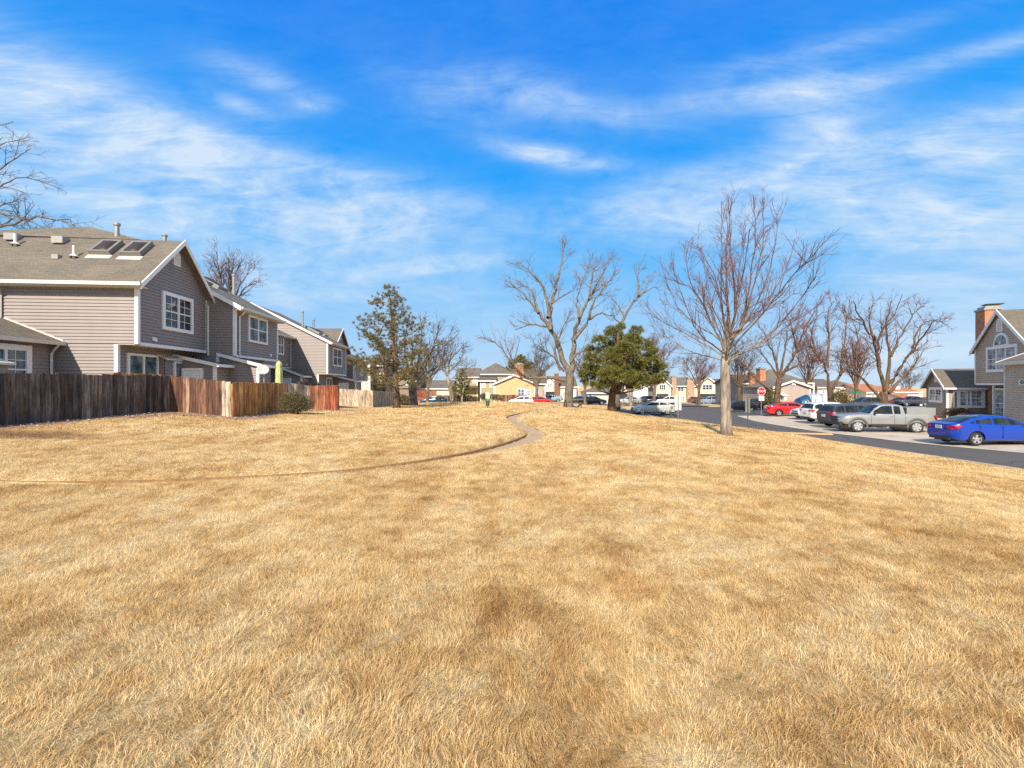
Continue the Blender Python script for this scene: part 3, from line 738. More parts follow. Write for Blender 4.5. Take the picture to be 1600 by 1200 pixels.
def unit_one():
    r = ROW.thing('townhouse', 'two storey grey townhouse with two domed skylights and gable end, nearest on the left', 'townhouse', 0, 0, GZ, 'grey townhouses in a row')
    ze = 6.12; zr = 8.45; wv = 5.1; ub = -.8; zo = 3.32; UL = -5.25
    w = MB()
    wall(w, (UL, 0), (0, 0), zo, ze, NV); wall(w, (UL, 0), (ub, 0), GZ-.5, zo, NV)
    wall(w, (0, 0), (0, wv), zo, [(0, ze), (wv/2, zr), (wv, ze)], NU)
    wall(w, (ub, 0), (ub, wv), GZ-.5, zo, NU)
    # set-back wall to the left of the downspout, and its far body
    wall(w, (-14, .35), (UL, .35), 3.9, ze, NV); w.box(-14, ub-.05, .4, wv, GZ-.5, ze-.02)
    w.box(UL, -.03, .05, wv-.02, zo, ze-.02); w.box(UL-.05, UL, 0, .35, GZ, ze)
    w.build('wall', SID, r)
    s = MB(); s.box(ub, .02, 0, wv, zo-.05, zo); s.build('soffit', CREAM, r)
    t = MB()   # corner boards
    t.box(-.11, .035, -.035, .11, zo-.02, ze-.02); t.box(ub-.11, ub+.035, -.035, .11, GZ-.4, zo-.05); t.box(-.0, .045, 0.11, wv, zo-.08, zo+.06)
    t.box(-.01, .035, wv-.1, wv, zo, ze-.05)
    t.build('corner_board', WHITE, r)
    # roof: cross gable with its ridge along u, plus the hipped bump of the main roof behind
    o = .42; k = (zr-ze)/(wv/2)
    rf = MB(); zl = ze-o*k*.9
    rf.slab([(.38, -o, zl), (.38, wv/2, zr), (-14.5, wv/2, zr), (-14.5, -o, zl)], .1)
    rf.slab([(.38, wv/2, zr+.001), (.38, wv+o*.4, ze-o*.4*k), (-14.5, wv+o*.4, ze-o*.4*k), (-14.5, wv/2, zr+.001)], .1)
    ax, ay, az_ = -4.55, 3.45, 9.3
    rf.add([(ax, ay, az_), (-1.6, wv/2+.05, zr+.03), (-7.6, wv/2-.1, zr+.02), (-2.2, 6.5, zr-.6), (-8.5, 6.5, zr-.6), (-14.5, ay, zr+.1)],
           [(0, 2, 1), (0, 1, 3), (0, 3, 4), (0, 4, 5), (0, 5, 2)])
    rf.build('roof', ROOF, r)
    f = MB()
    bar(f, (.42, -o, zl+.03), (.42, wv/2, zr+.05), .05, .24); bar(f, (.42, wv/2, zr+.05), (.42, wv+o*.4, ze-o*.4*k+.04), .05, .24)
    f.build('fascia', WHITE, r)
    g = MB(); g.box(-14.4, .44, -o-.12, -o, zl-.1, zl+.05); g.box(-14.4, .4, -o-.02, -.0, zl-.14, zl-.11); g.build('gutter', CREAM, r)
    window(r, (0, 2.63), V_, NU, 2.3, 4.1, 5.86, trim=.16, bars=(1, 1), glass=GLASS)
    louvre(r, (0, wv/2+.02), V_, NU, .5, 7.25, 7.95)
    zd = ROW.Z(549, ub, ROW.V(200, ub))
    va, vb = ROW.V(197, ub), ROW.V(245, ub)
    door(r, (ub, (va+vb)/2), V_, NU, vb-va, GZ+.2, 2.95, glass=GLASST)
    vc, vd = ROW.V(270, ub+.3), ROW.V(303, ub+.3)
    bx = MB(); v0 = ROW.V(257, ub+.3)
    wall(bx, (ub+.3, v0), (ub+.3, vd+.05), GZ-.3, 2.95, NU); wall(bx, (ub, v0), (ub+.3, v0), GZ-.3, 2.95, NV); bx.box(ub, ub+.28, v0+.02, vd+.05, GZ-.3, 2.94); bx.build('bay_wall', SID, r)
    q = MB(); q.slab([(ub+.5, v0-.15, 2.8), (ub+.5, vd+.1, 2.8), (ub, vd+.1, 3.05), (ub, v0-.15, 3.05)], .06); q.build('bay_roof', CREAM, r)
    door(r, (ub+.3, (vc+vd)/2), V_, NU, vd-vc, GZ+.3, 2.72, glass=GLASST)
    downspout(r, [(UL+.02, -.5, zl-.08), (UL+.02, -.35, zl-.22), (UL+.02, -.09, zl-.5), (UL+.02, -.09, 4.35)])
    downspout(r, [(UL-.3, .3, ze-.3), (UL-.3, .3, 4.4)], WHITE)
    downspout(r, [(.12, wv-.08, ze-.35), (.12, wv-.08, 3.1)])
    du = (1, 0, 0); nrm = math.hypot(1, k); dv = (0, 1/nrm, k/nrm)
    def on_roof(px, py):
        q = (600-py)/F; v = (CAMZ+q*19.5-ze)/(k-q); return ROW.U(px, v), v
    for px, py in ((141, 401), (189.5, 402)):
        u0, vv = on_roof(px, py); skylight(r, (u0, vv, ze+k*vv), du, dv, .86, 1.12, k)
    stack(r, -2.85, wv/2+.3, zr-.2, 1.05, .1); stack(r, -.95+.25, wv/2+.3, zr-.2, .55, .09)
    for (px, py, nm) in ((21, 381, 1), (94.5, 384, 1), (89, 407, 0)):
        u, v = on_roof(px, py)
        b_ = MB(); z = ze+k*v; b_.box(u-.24, u+.24, v-.2, v+.2, z-.05, z+.26) if nm else b_.box(u-.13, u+.13, v-.12, v+.12, z-.05, z+.15); b_.build('roof_vent', METAL, r)
    for (px, py) in ((24, 390), (115.5, 406)):
        u, v = on_roof(px, py)
        z = ze+k*v; b_ = MB(); b_.tube([(u, v, z-.1), (u, v, z+.55)], .06, 10); b_.lathe([(.2, .08), (.08, .18), (.06, .2)], 12, (u, v, z-.02)); b_.build('plumbing_vent', CREAM, r)
    porch_light(r, (.06, ROW.V(238, 0), ROW.Z(529, 0, ROW.V(238, 0))), NU); porch_light(r, (.06, ROW.V(241, 0), ROW.Z(530, 0, ROW.V(241, 0))), NU)
    porch_light(r, (ub+.06, ROW.V(250, ub), ROW.Z(563, ub, ROW.V(250, ub))), NU)
    # storage closet at the far end
    closet(r, 3.75, wv, ub, 1.15, 3.05, 2.62)
    # low lean-to wing on the left, towards the camera
    uw = ROW.U(86, 0); v1 = -7.5; ww = MB(); ze2 = 3.34
    wall(ww, (uw, v1), (uw, -.01), GZ-.3, ze2, NU); ww.box(uw-6, uw-.03, v1, -.03, GZ-.3, ze2-.05); ww.build('wing_wall', SID, r)
    zt = ze2+.9; rw = MB()
    rw.slab([(uw+.35, v1, ze2), (uw+.35, -.02, ze2), (uw-1.9, -.02, zt+.05), (uw-1.9, v1, zt+.05)], .1); rw.slab([(uw-1.9, v1, zt+.05), (uw-1.9, -.02, zt+.05), (uw-6, -.02, ze2), (uw-6, v1, ze2)], .1); rw.build('wing_roof', ROOF, r)
    g = MB(); g.box(uw+.33, uw+.46, v1, -.02, ze2-.14, ze2+.01); bar(g, (uw+.36, -.035, ze2+.09), (uw-1.9, -.035, zt+.13), .05, .07); g.build('wing_gutter', CREAM, r)
    downspout(r, [(uw+.38, -.25, ze2-.1), (uw+.2, -.25, ze2-.3), (uw+.07, -.25, ze2-.5), (uw+.07, -.25, GZ)])
    va, vb = ROW.V(-40, uw), ROW.V(46, uw); window(r, (uw, (va+vb)/2), V_, NU, vb-va, 1.2, 3.1, trim=.22, bars=(1, 1), glass=GLASST)
    ub_ = ROW.U(12, -3.0)
    nb_ = MB(); wall(nb_, (ub_-1.5, -3.0), (ub_, -3.0), GZ-.2, 2.35, NV); wall(nb_, (ub_, -5), (ub_, -3.0), GZ-.2, 2.35, NU); nb_.box(ub_-1.5, ub_-.03, -5, -3.03, GZ-.2, 2.3); nb_.build('bin_shed_wall', SID, r)
    nr = MB(); nr.slab([(ub_+.15, -5, 2.35), (ub_+.15, -2.85, 2.35), (ub_-1.5, -2.85, 2.75), (ub_-1.5, -5, 2.75)], .08); nr.build('bin_shed_roof', CREAM, r)
def closet(r, v0, v1, u0, u1, zhi, zlo, door_=True, near=True):
    """small storage closet with a lean-to roof sloping towards the lawn"""
    w = MB(); L = u1-u0
    wall(w, (u0, v0), (u1, v0), GZ-1.6, [(0, zhi-.05), (L, zlo-.05)], NV); wall(w, (u1, v0), (u1, v1), GZ-1.6, zlo-.05, NU)
    w.box(u0, u1-.03, v0+.03, v1, GZ-1.6, zlo-.12); w.build('closet_wall', SID, r)
    q = MB(); q.slab([(u1+.2, v0-.18, zlo-.03), (u1+.2, v1, zlo-.03), (u0-.02, v1, zhi+.04), (u0-.02, v0-.18, zhi+.04)], .07); q.build('closet_roof', ROOF, r)
    f = MB(); bar(f, (u0, v0-.2, zhi+.06), (u1+.24, v0-.2, zlo-.0), .04, .17); f.box(u1+.2, u1+.28, v0-.2, v1, zlo-.16, zlo-.02)
    f.box(u1-.1, u1+.035, v0-.035, v0+.1, GZ-1.6, zlo-.1); f.build('closet_trim', WHITE, r)
    if door_: door(r, (u0+L*.46, v0), U_, NV, min(1.0, L*.6), GZ-.6, zlo-.22, name='closet_door', fill=WHITE)
def unit_two(v0, v1, uf, ze, pitch, uridge, ub, label, skyl, closet_v, win, name='townhouse', stacks=(), zo=3.12, near_closet=None, clo_u=None):
    r = ROW.thing(name, label, 'townhouse', uf, v0, GZ, 'grey townhouses in a row')
    zr = ze+pitch*(uf-uridge); o = .4
    w = MB(); L = uf-uridge
    wall(w, (uridge, v0), (uf, v0), zo, [(0, zr), (L, ze)], NV); wall(w, (uridge, v0), (ub, v0), GZ-1.6, zo, NV)
    wall(w, (uf, v0), (uf, v1), zo, ze, NU); wall(w, (ub, v0), (ub, v1), GZ-1.6, zo, NU)
    w.box(uridge-6, ub-.05, v0+.05, v1-.02, GZ-1.6, ze-.1)
    wall(w, (uridge-6, v0), (uridge, v0), GZ, [(0, zr-6*pitch), (6, zr)], NV)
    w.build('wall', SID, r)
    s = MB(); s.box(ub, uf+.02, v0, v1, zo-.05, zo); s.build('soffit', CREAM, r)
    t = MB(); t.box(uf-.11, uf+.035, v0-.035, v0+.11, zo-.02, ze-.05); t.box(ub-.11, ub+.035, v0-.035, v0+.1, GZ-1.4, zo-.05); t.box(uf, uf+.045, v0+.11, v1, zo-.08, zo+.05); t.box(uf-.05, uf+.035, v1-.1, v1+.02, zo, ze-.05)
    t.build('corner_board', WHITE, r)
    rf = MB(); rf.slab([(uf+o, v0-.2, ze-o*pitch), (uf+o, v1+.2, ze-o*pitch), (uridge, v1+.2, zr), (uridge, v0-.2, zr)], .1)
    rf.slab([(uridge, v0-.2, zr), (uridge, v1+.2, zr), (uridge-6.4, v1+.2, zr-6.4*pitch), (uridge-6.4, v0-.2, zr-6.4*pitch)], .1); rf.build('roof', ROOF, r)
    f = MB(); bar(f, (uf+o, v0-.23, ze-o*pitch+.03), (uridge, v0-.23, zr+.03), .05, .24); bar(f, (uridge, v0-.23, zr+.03), (uridge-6.4, v0-.23, zr-6.4*pitch+.03), .05, .24); f.build('fascia', WHITE, r)
    g = MB(); g.box(uf+o-.02, uf+o+.1, v0-.2, v1+.2, ze-o*pitch-.14, ze-o*pitch-.0); g.box(uf, uf+o, v0-.15, v1+.15, ze-o*pitch-.17, ze-o*pitch-.15); g.build('gutter', CREAM, r)
    downspout(r, [(uf+o, v0+.35, ze-o*pitch-.1), (uf+.2, v0+.35, ze-o*pitch-.35), (uf+.08, v0+.3, ze-.7), (uf+.08, v0+.3, zo)])
    for (a, c, z0, z1, gl, bars) in win: window(r, (uf, (a+c)/2), V_, NU, c-a, z0, z1, trim=.13, bars=bars, glass=gl)
    nrm = math.hypot(1, pitch); dv = (-1/nrm, 0, pitch/nrm)
    for (v, ut) in skyl: skylight(r, (uf-ut, v, ze+pitch*ut), (0, 1, 0), dv, 1.1, 1.6, pitch)
    for (u, v, hh) in stacks: stack(r, u, v, ze+pitch*(uf-u), hh, .09)
    porch_light(r, (uf+.06, v1-1.1, zo+.3), NU)
    door(r, (ub, v0+(v1-v0)*.5), V_, NU, 1.8, GZ-.6, zo-.3, glass=GLASST)
    if closet_v: closet(r, closet_v, v1, ub, clo_u if clo_u else uf+.4, zo, zo-.52)
    return r
unit_one()
v5 = ROW.V(376, 1.45)
u2 = unit_two(5.12, 10.5, 1.45, 5.95, .55, -3.5, .6, 'grey townhouse with a double window, second from the left end of the row', [(5.9, 2.2), (7.6, 2.2)], None,
         [(ROW.V(386.5, 1.45), ROW.V(416, 1.45), 4.0, 5.55, GLASST, (0, 0))], stacks=[(-1.0, 10.0, 1.3)])
closet(u2, 5.14, 6.6, .6, ROW.U(404, 5.14), 3.2, 2.66, door_=False)
u3 = unit_two(10.55, 23.5, -2.55, 6.08, .5, -7, -3.4, 'set back grey townhouse with one narrow window, third in the row', [], None,
         [(ROW.V(433, -2.55), ROW.V(442, -2.55), 4.15, 5.9, GLASS, (0, 0))], stacks=[(-5, 21.5, 1.2)], zo=3.05)
closet(u3, 21.5, 23.45, -3.4, ROW.U(471, 21.5), 3.35, 2.35)
u4 = unit_two(23.55, 29.8, .75, 5.68, .5, -6, -.1, 'grey townhouse with a tall plain sunlit side wall, fourth in the row', [(26, 1.6), (27.8, 1.6)], None,
         [(ROW.V(519, .75), ROW.V(533, .75), 3.35, 5.15, GLASS, (0, 0))], stacks=[(-2.2, 25.5, 1.5), (-1.6, 26.8, 1.2)], zo=2.55)
closet(u4, 28.2, 29.75, -.1, ROW.U(556, 28.2), 2.5, 1.95)
def unit_gable(v0, v1, uf, ze, zr, label):
    r = ROW.thing('townhouse', label, 'townhouse', uf, v0, GZ, 'grey townhouses in a row'); m_ = (v0+v1)/2; L = v1-v0
    w = MB(); wall(w, (uf, v0), (uf, v1), GZ-1.6, [(0, ze), (L/2, zr), (L, ze)], NU, lap=.2); wall(w, (uf-9, v0), (uf, v0), GZ-1.6, ze, NV, lap=.2); w.box(uf-9, uf-.05, v0+.05, v1, GZ-1.6, ze-.05); w.build('wall', SID, r)
    k = (zr-ze)/(L/2); rf = MB(); rf.slab([(uf+.35, v0-.3, ze-.3*k), (uf+.35, m_, zr), (uf-9, m_, zr), (uf-9, v0-.3, ze-.3*k)], .1); rf.slab([(uf+.35, m_, zr), (uf+.35, v1+.3, ze-.3*k), (uf-9, v1+.3, ze-.3*k), (uf-9, m_, zr)], .1); rf.build('roof', ROOF, r)
    f = MB(); bar(f, (uf+.38, v0-.3, ze-.3*k+.03), (uf+.38, m_, zr+.04), .05, .22); bar(f, (uf+.38, m_, zr+.04), (uf+.38, v1+.3, ze-.3*k+.03), .05, .22); f.build('fascia', WHITE, r)
    louvre(r, (uf, m_), V_, NU, .5, zr-1.3, zr-.6); window(r, (uf, m_), V_, NU, 1.8, 3.2, 4.7, trim=.12, bars=(0, 0))
    downspout(r, [(uf+.1, v0+.1, ze-.2), (uf+.1, v0+.1, GZ-1.5)], WHITE)
unit_gable(29.9, 36.2, -.75, 5.5, 7.9, 'grey townhouse with a front gable at the far end of the row')
u6 = unit_two(36.3, 43.5, .0, 4.6, .5, -6, -.8, 'last grey townhouse of the row, half hidden behind the tall thin pine', [], None, [(39, 40.6, 2.7, 4.2, GLASS, (0, 0))], zo=2.0)

# satellite dish and closed umbrella in the yards
d = ROW.Z(578, 1.9, 9); px_, py_ = P(411, 578, 24.0)[:2]
t = thing('satellite_dish', 'pale grey satellite dish on a mast above the tan fence', 'satellite dish', (px_, py_, h(px_, py_)))
zc = P(411, 578, 24.0)[2]-h(px_, py_)
mb = MB(); k = 20
ax = Vector((.35, -.9, .35)).normalized(); e1 = ax.cross(Vector((0, 0, 1))).normalized(); e2 = e1.cross(ax)
cen = Vector((0, 0, zc)); mb.v.append(tuple(cen))
for i in range(1, 5):
    rr_ = .30*i/4
    for j in range(k): a_ = 2*math.pi*j/k; mb.v.append(tuple(cen+e1*math.cos(a_)*rr_+e2*math.sin(a_)*rr_*.92+ax*(rr_**2*.45)))
for j in range(k): mb.f.append((0, 1+j, 1+(j+1) % k))
for i in range(3):
    for j in range(k): mb.f.append((1+i*k+j, 1+(i+1)*k+j, 1+(i+1)*k+(j+1) % k, 1+i*k+(j+1) % k))
o = mb.build('dish', simple('dish_grey', srgb(176, 176, 172), .5), t, smooth=True); s_ = o.modifiers.new('s', 'SOLIDIFY'); s_.thickness = .02
mb = MB(); mb.tube([(0, .1, 0), (0, .1, zc-.2), (0, .03, zc)], .035, 8); mb.tube([(0, 0, zc-.35), tuple(cen+ax*.36-e2*.3)], .018, 6); mb.build('mast', METAL, t)
mb = MB(); q = cen+ax*.36-e2*.28; mb.tube([tuple(q), tuple(q-ax*.12)], .05, 8); mb.build('receiver', WHITE, t)
px_, py_ = P(436, 578, 24.6)[:2]; z0 = h(px_, py_)
t = thing('patio_umbrella', 'closed pale green patio umbrella standing behind the tan fence', 'umbrella', (px_, py_, z0))
zt = P(436, 564, 24.6)[2]-z0; zb = zt-1.6
mb = MB(); k = 24
pr = [(.01, zt), (.10, zt-.06), (.15, zt-.2), (.12, zt-.34), (.155, zt-.45), (.16, zt-.8), (.17, zt-1.1), (.20, zt-1.35), (.27, zt-1.75)]
for (rr_, zz_) in pr:
    for j in range(k): a_ = 2*math.pi*j/k; f_ = 1+.16*math.cos(8*a_); mb.v.append((rr_*f_*math.cos(a_), rr_*f_*math.sin(a_), zz_))
for i in range(len(pr)-1):
    for j in range(k): mb.f.append((i*k+j, i*k+(j+1) % k, (i+1)*k+(j+1) % k, (i+1)*k+j))
mb.build('canopy', simple('pale_green_fabric', srgb(176, 184, 126), .8), t, smooth=True)
mb = MB(); mb.tube([(0, 0, 0), (0, 0, zt+.05)], .025, 8); mb.build('pole', METAL, t)

# ------------------------------------------------------------------ board fences
G_DK = [srgb(70, 62, 58), srgb(104, 90, 82), srgb(52, 42, 38), srgb(134, 120, 110), srgb(84, 66, 54), srgb(112, 100, 94), srgb(60, 48, 42), srgb(92, 76, 64)]
G_BR = [srgb(98, 66, 50), srgb(122, 90, 70), srgb(76, 54, 44), srgb(108, 76, 56), srgb(150, 126, 104), srgb(86, 58, 44)]
G_TAN = [srgb(182, 122, 54), srgb(196, 142, 78), srgb(166, 108, 46), srgb(188, 140, 84), srgb(158, 112, 66)]
G_RED = [srgb(128, 68, 44), srgb(142, 82, 54), srgb(106, 58, 40), srgb(146, 98, 72)]
G_PALE = [srgb(184, 168, 146), srgb(160, 146, 128), srgb(198, 184, 162), srgb(140, 124, 108), srgb(174, 156, 134)]
G_OR = [srgb(214, 140, 76), srgb(198, 124, 64), srgb(222, 154, 90)]
def fence(p, q, label, cols, matn, hgt=1.5, bw=.14, z0=None, z1=None, jag=.035, posts=2.4, side=1, group=None, horiz=False):
    (x0, y0), (x1, y1) = p, q; L = math.hypot(x1-x0, y1-y0); a = ((x1-x0)/L, (y1-y0)/L); n = (a[1]*side, -a[0]*side)
    za = h(x0, y0) if z0 is None else z0; zb = h(x1, y1) if z1 is None else z1
    t = thing('board_fence', label, 'fence', (x0, y0, za), 0, group, (x0, y0, za)); rr_ = random.Random(int(x0*100+y0*7))
    mb = MB(); s = 0
    if horiz:
        k = int(hgt/.15)
        for i in range(k): mb.add([(x0, y0, za+.02+i*.15), (x1, y1, zb+.02+i*.15), (x1, y1, zb+.155+i*.15), (x0, y0, za+.155+i*.15),(x0+n[0]*.03, y0+n[1]*.03, za+.02+i*.15), (x1+n[0]*.03, y1+n[1]*.03, zb+.02+i*.15), (x1+n[0]*.03, y1+n[1]*.03, zb+.155+i*.15), (x0+n[0]*.03, y0+n[1]*.03, za+.155+i*.15)], [(0,1,2,3),(4,5,6,7),(0,1,5,4),(2,3,7,6),(1,2,6,5),(0,3,7,4)])
    while s < L and not horiz:
        w = min(bw*rr_.uniform(.93, 1.04), L-s); c = s+w/2; z = za+(zb-za)*c/L; off = rr_.uniform(0, .012)
        cx, cy = x0+a[0]*c+n[0]*off, y0+a[1]*c+n[1]*off; top = z+hgt+rr_.uniform(-jag, jag)*.7
        i0 = len(mb.v); mb.obox((cx, cy), a, n, w/2-.004, .010, z-.12, top)
        tl = rr_.uniform(-.012, .012)
        for j in (4, 5, 6, 7): x_, y_, z_ = mb.v[i0+j]; mb.v[i0+j] = (x_+a[0]*tl, y_+a[1]*tl, z_+rr_.uniform(-.012, .012))
        s += w
    mb.build('board_panel', wood_mat(matn, cols), t)
    k = max(1, int(L/posts)); pm = wood_mat(matn+'_post', cols[:3])
    for i in range(k+1):
        s = min(L-.05, max(.05, L*i/k)); z = za+(zb-za)*s/L; pb = MB(); pb.obox((x0+a[0]*s-n[0]*.06, y0+a[1]*s-n[1]*.06), a, n, .045, .045, z-.2, z+hgt-.08); pb.build('post', pm, t)
    for hz in (.3, .8, 1.25):
        if hz > hgt: continue
        rb = MB(); bar(rb, (x0-n[0]*.035, y0-n[1]*.035, za+hz), (x1-n[0]*.035, y1-n[1]*.035, zb+hz), .035, .085); rb.build('rail', pm, t)
    return t
fence((-15.5, 7.0), (-14.35, 19.3), 'long dark weathered board fence with greying boards, nearest on the left', G_DK, 'weathered_boards', z0=.4, z1=.45, side=1)
fence((-14.36, 19.34), (-12.16, 19.302), 'reddish brown board fence panel facing the lawn between the dark and tan runs', G_BR, 'brown_boards', z0=.45, z1=.21, side=1)
fence((-12.15, 19.302), (-11.75, 19.3), 'two bleached pale boards at the corner between the brown and golden fences', G_PALE, 'pale_boards', z0=.21, z1=.18, side=1)
fence((-11.7, 19.3), (-12.2, 24.9), 'tan and golden board fence run with the umbrella behind it', G_TAN, 'tan_boards', z0=.18, z1=.14, side=1)
xa, ya = P(445, 600, 27)[:2]; xb, yb = P(487, 600, 28.6)[:2]
fence((xa, ya), (xb, yb), 'grey weathered board fence behind the round clipped shrub', G_PALE[1:], 'grey_boards', hgt=1.45, z0=.22, z1=.05, side=1)
xa, ya = P(485, 600, 28.5)[:2]; xb, yb = P(529, 600, 28.3)[:2]
fence((xa, ya), (xb, yb), 'rust red stained board fence panel right of the clipped shrub', G_RED, 'red_boards', z0=-.02, z1=.05, side=1)
fence((-15.6, 41.5), (-12.5, 41.45), 'bleached pale grey board fence panel facing the lawn', G_PALE, 'pale_boards', z0=-.33, z1=-.5, side=1)
fence((-12.5, 41.5), (-13.5, 53), 'far grey board fence run going back beside the tall thin pine', G_PALE[1:], 'grey_boards', z0=-.5, z1=-.89, side=1)
xa, ya = -15.3, 17.7; xb, yb = -14.85, 19.5
fence((xa, ya), (xb, yb), 'new orange board fence inside the yard, only its top showing over the dark fence', G_OR, 'orange_boards', z0=.55, z1=.5, side=-1)
xa, ya = P(448, 600, 25.5)[:2]; xb, yb = P(500, 600, 36)[:2]
fence((xa-.4, ya+2.2), (xb, yb), 'dark brown board fence in the yards behind the clipped shrub', G_DK, 'dark_boards', z0=.3, z1=.1, side=-1)

# ------------------------------------------------------------------ bare trees
BARK_GREY = bark_mat('grey_bark', srgb(62, 56, 48), srgb(108, 98, 86), srgb(158, 146, 128))
BARK_YNG = bark_mat('young_bark', srgb(88, 78, 68), srgb(142, 130, 116), srgb(190, 178, 160), srgb(98, 72, 58))
BARK_BRN = bark_mat('brown_bark', srgb(62, 48, 38), srgb(98, 78, 60), srgb(140, 114, 88))
TW_RED = simple('red_brown_twigs', srgb(112, 62, 44), .8, var=.25, scale=2)
TW_TAN = simple('tan_twigs', srgb(116, 94, 70), .8, var=.25, scale=2)
TW_GRY = simple('grey_brown_twigs', srgb(88, 70, 56), .8, var=.25, scale=2)
def resample(pts, n):
    p = np.array(pts, float)
    if len(p) > 2: p = smooth_line(p, it=1)
    d = np.r_[0, np.cumsum(np.linalg.norm(np.diff(p, axis=0), axis=1))]; t = np.linspace(0, d[-1], n)
    return np.c_[[np.interp(t, d, p[:, k]) for k in range(3)]].T, d[-1]
def sprout(rg, mbs, line, rads, lvl, S):
    """side branches along a line, recursively; S[lvl] = (per metre, length, angle, upward pull, min radius)"""
    if lvl >= len(S): return
    per, ln, ang, up, rmin = S[lvl]; n = len(line)
    seg = np.linalg.norm(np.diff(line, axis=0), axis=1); L = seg.sum(); k = max(1, int(L*per+rg.random()))
    for _ in range(k):
        t = S_T0[lvl]+(1-S_T0[lvl])*rg.random()**.9; f = t*(n-1); i = min(int(f), n-2); fr = f-i
        p = line[i]*(1-fr)+line[i+1]*fr; r0 = (rads[i]*(1-fr)+rads[i+1]*fr)
        d = line[i+1]-line[i]; d = d/(np.linalg.norm(d)+1e-9)
        v = np.array([rg.gauss(0, 1), rg.gauss(0, 1), rg.gauss(0, 1)]); v -= d*v.dot(d); v /= np.linalg.norm(v)+1e-9
        a = R(ang*(.7+.6*rg.random())); q = d*math.cos(a)+v*math.sin(a); l = ln*(.5+.8*rg.random())*(1.15-.55*t)
        m_ = 5 if lvl == 0 else (4 if lvl == 1 else 3); pts = [p]; w = np.array([rg.gauss(0, 1), rg.gauss(0, 1), 0])*.12
        for j in range(m_-1):
            q = q+np.array([0, 0, up])/(m_-1)+w*rg.random()+np.array([rg.gauss(0, .06), rg.gauss(0, .06), rg.gauss(0, .06)]); q /= np.linalg.norm(q)
            pts.append(pts[-1]+q*l/(m_-1))
        rr_ = max(rmin, min(r0*.6, l*.018)); re = max(rmin*.55, rr_*.35)
        rd = list(np.linspace(rr_, re, m_)); mbs[0 if lvl == 0 and S_BIG else 1].tube(pts, rd, 5 if lvl == 0 else 3, cap=False)
        sprout(rg, mbs, np.array(pts), rd, lvl+1, S)
S_T0 = [.25, .15, .1, .1]; S_BIG = True
def bare_tree(name, label, cat, base_px, d, trunk, limbs, r_trunk, bark, twigs, S, seed, group=None, r_limb=None, depth_spread=.25, t0=.25, wob=.5, taper=.18, tp_=1.0):
    global S_T0
    S_T0 = [t0, .12, .08, .08]
    rg = random.Random(seed)
    x0, y0 = (base_px[0]-800)/F*d, d; z0 = h(x0, y0)
    t = thing(name, label, cat, (x0, y0, z0), 0, group, (x0, y0, z0))
    T, C_ = MB(), MB()
    tp = [np.array([x0, y0, z0-.15])]+[np.array(P(px, py, d)) for px, py in trunk]
    line, L = resample(tp, 9); rr_ = [r_trunk*(1.25 if i == 0 else 1.05 if i == 1 else 1.0-taper*(i/8)**tp_) for i in range(9)]
    T.tube(line, rr_, 12)
    top = line[-1]; rl = r_limb or r_trunk*.5
    for lb in limbs:
        pts = []; dd = 0; tgt = rg.uniform(-1, 1); w = lb[0] if isinstance(lb[0], (int, float)) else 1.0; pl = lb[1:] if isinstance(lb[0], (int, float)) else lb
        o = P(pl[0][0], pl[0][1], d); ext = math.hypot(pl[-1][0]-pl[0][0], pl[-1][1]-pl[0][1])/F*d
        for j, (px, py) in enumerate(pl):
            f = j/(len(pl)-1); dep = d+tgt*ext*depth_spread*2*f**1.2; pts.append(np.array(P(px, py, dep)))
        n = 4+3*len(pl); ln, L = resample(pts, n); rd = [max(.012, rl*w*(1-.85*(i/(n-1))**.8)) for i in range(n)]
        jit = np.array([[rg.gauss(0, .012*L) if 0 < i < n-1 else 0 for _ in range(3)] for i in range(n)])*wob; ln = ln+jit
        T.tube(ln, rd, 7, cap=False); sprout(rg, (T, C_), ln, rd, 0, S)
    a = T.build('trunk', bark, t, smooth=True); c = C_.build('crown', twigs, t, smooth=True)
    return t
def px_list(ls, ox, oy, k): return [[(ox+x/k, oy+y/k) for x, y in l] if not isinstance(l[0], (int, float)) else [l[0]]+[(ox+x/k, oy+y/k) for x, y in l[1:]] for l in ls]
# the young vase shaped tree by the lane
YL = px_list([[1, (440,740),(405,540),(385,420),(300,270)], [.9, (440,720),(410,600),(410,300),(412,60)], [1.1, (450,700),(480,560),(440,200),(455,40)], [.9, (470,660),(490,400),(515,150)], [1.1, (490,690),(540,480),(565,200),(555,30)],
 [1, (500,680),(560,450),(600,250),(597,40)], [.9, (520,660),(620,430),(660,220),(660,120)], [.8, (520,680),(640,500),(720,350),(740,240)], [1, (470,740),(600,600),(740,400),(825,320)], [.8, (460,800),(620,720),(760,540),(835,420)],
 [.7, (450,820),(600,740),(760,620),(860,550)], [1, (425,780),(300,700),(250,560),(190,380)], [.9, (425,760),(330,560),(255,420),(250,250)], [.8, (425,800),(260,700),(130,630),(90,600)], [.7, (425,820),(280,790),(180,720),(100,690)], [.8, (430,740),(220,600),(160,430)],
 [.6, (440,770),(520,620),(640,560),(740,500)], [.6, (430,700),(350,520),(330,330)], [.6, (430,780),(360,640),(290,480),(200,440)], [.5, (445,790),(560,720),(690,690),(800,640)]], 980, 270, 2.79)
YL += [[.8, (1133, 548), (1120, 500), (1100, 450), (1090, 420)], [.8, (1137, 548), (1150, 480), (1165, 400), (1172, 340)], [.7, (1137, 545), (1165, 500), (1190, 470), (1230, 440)]]
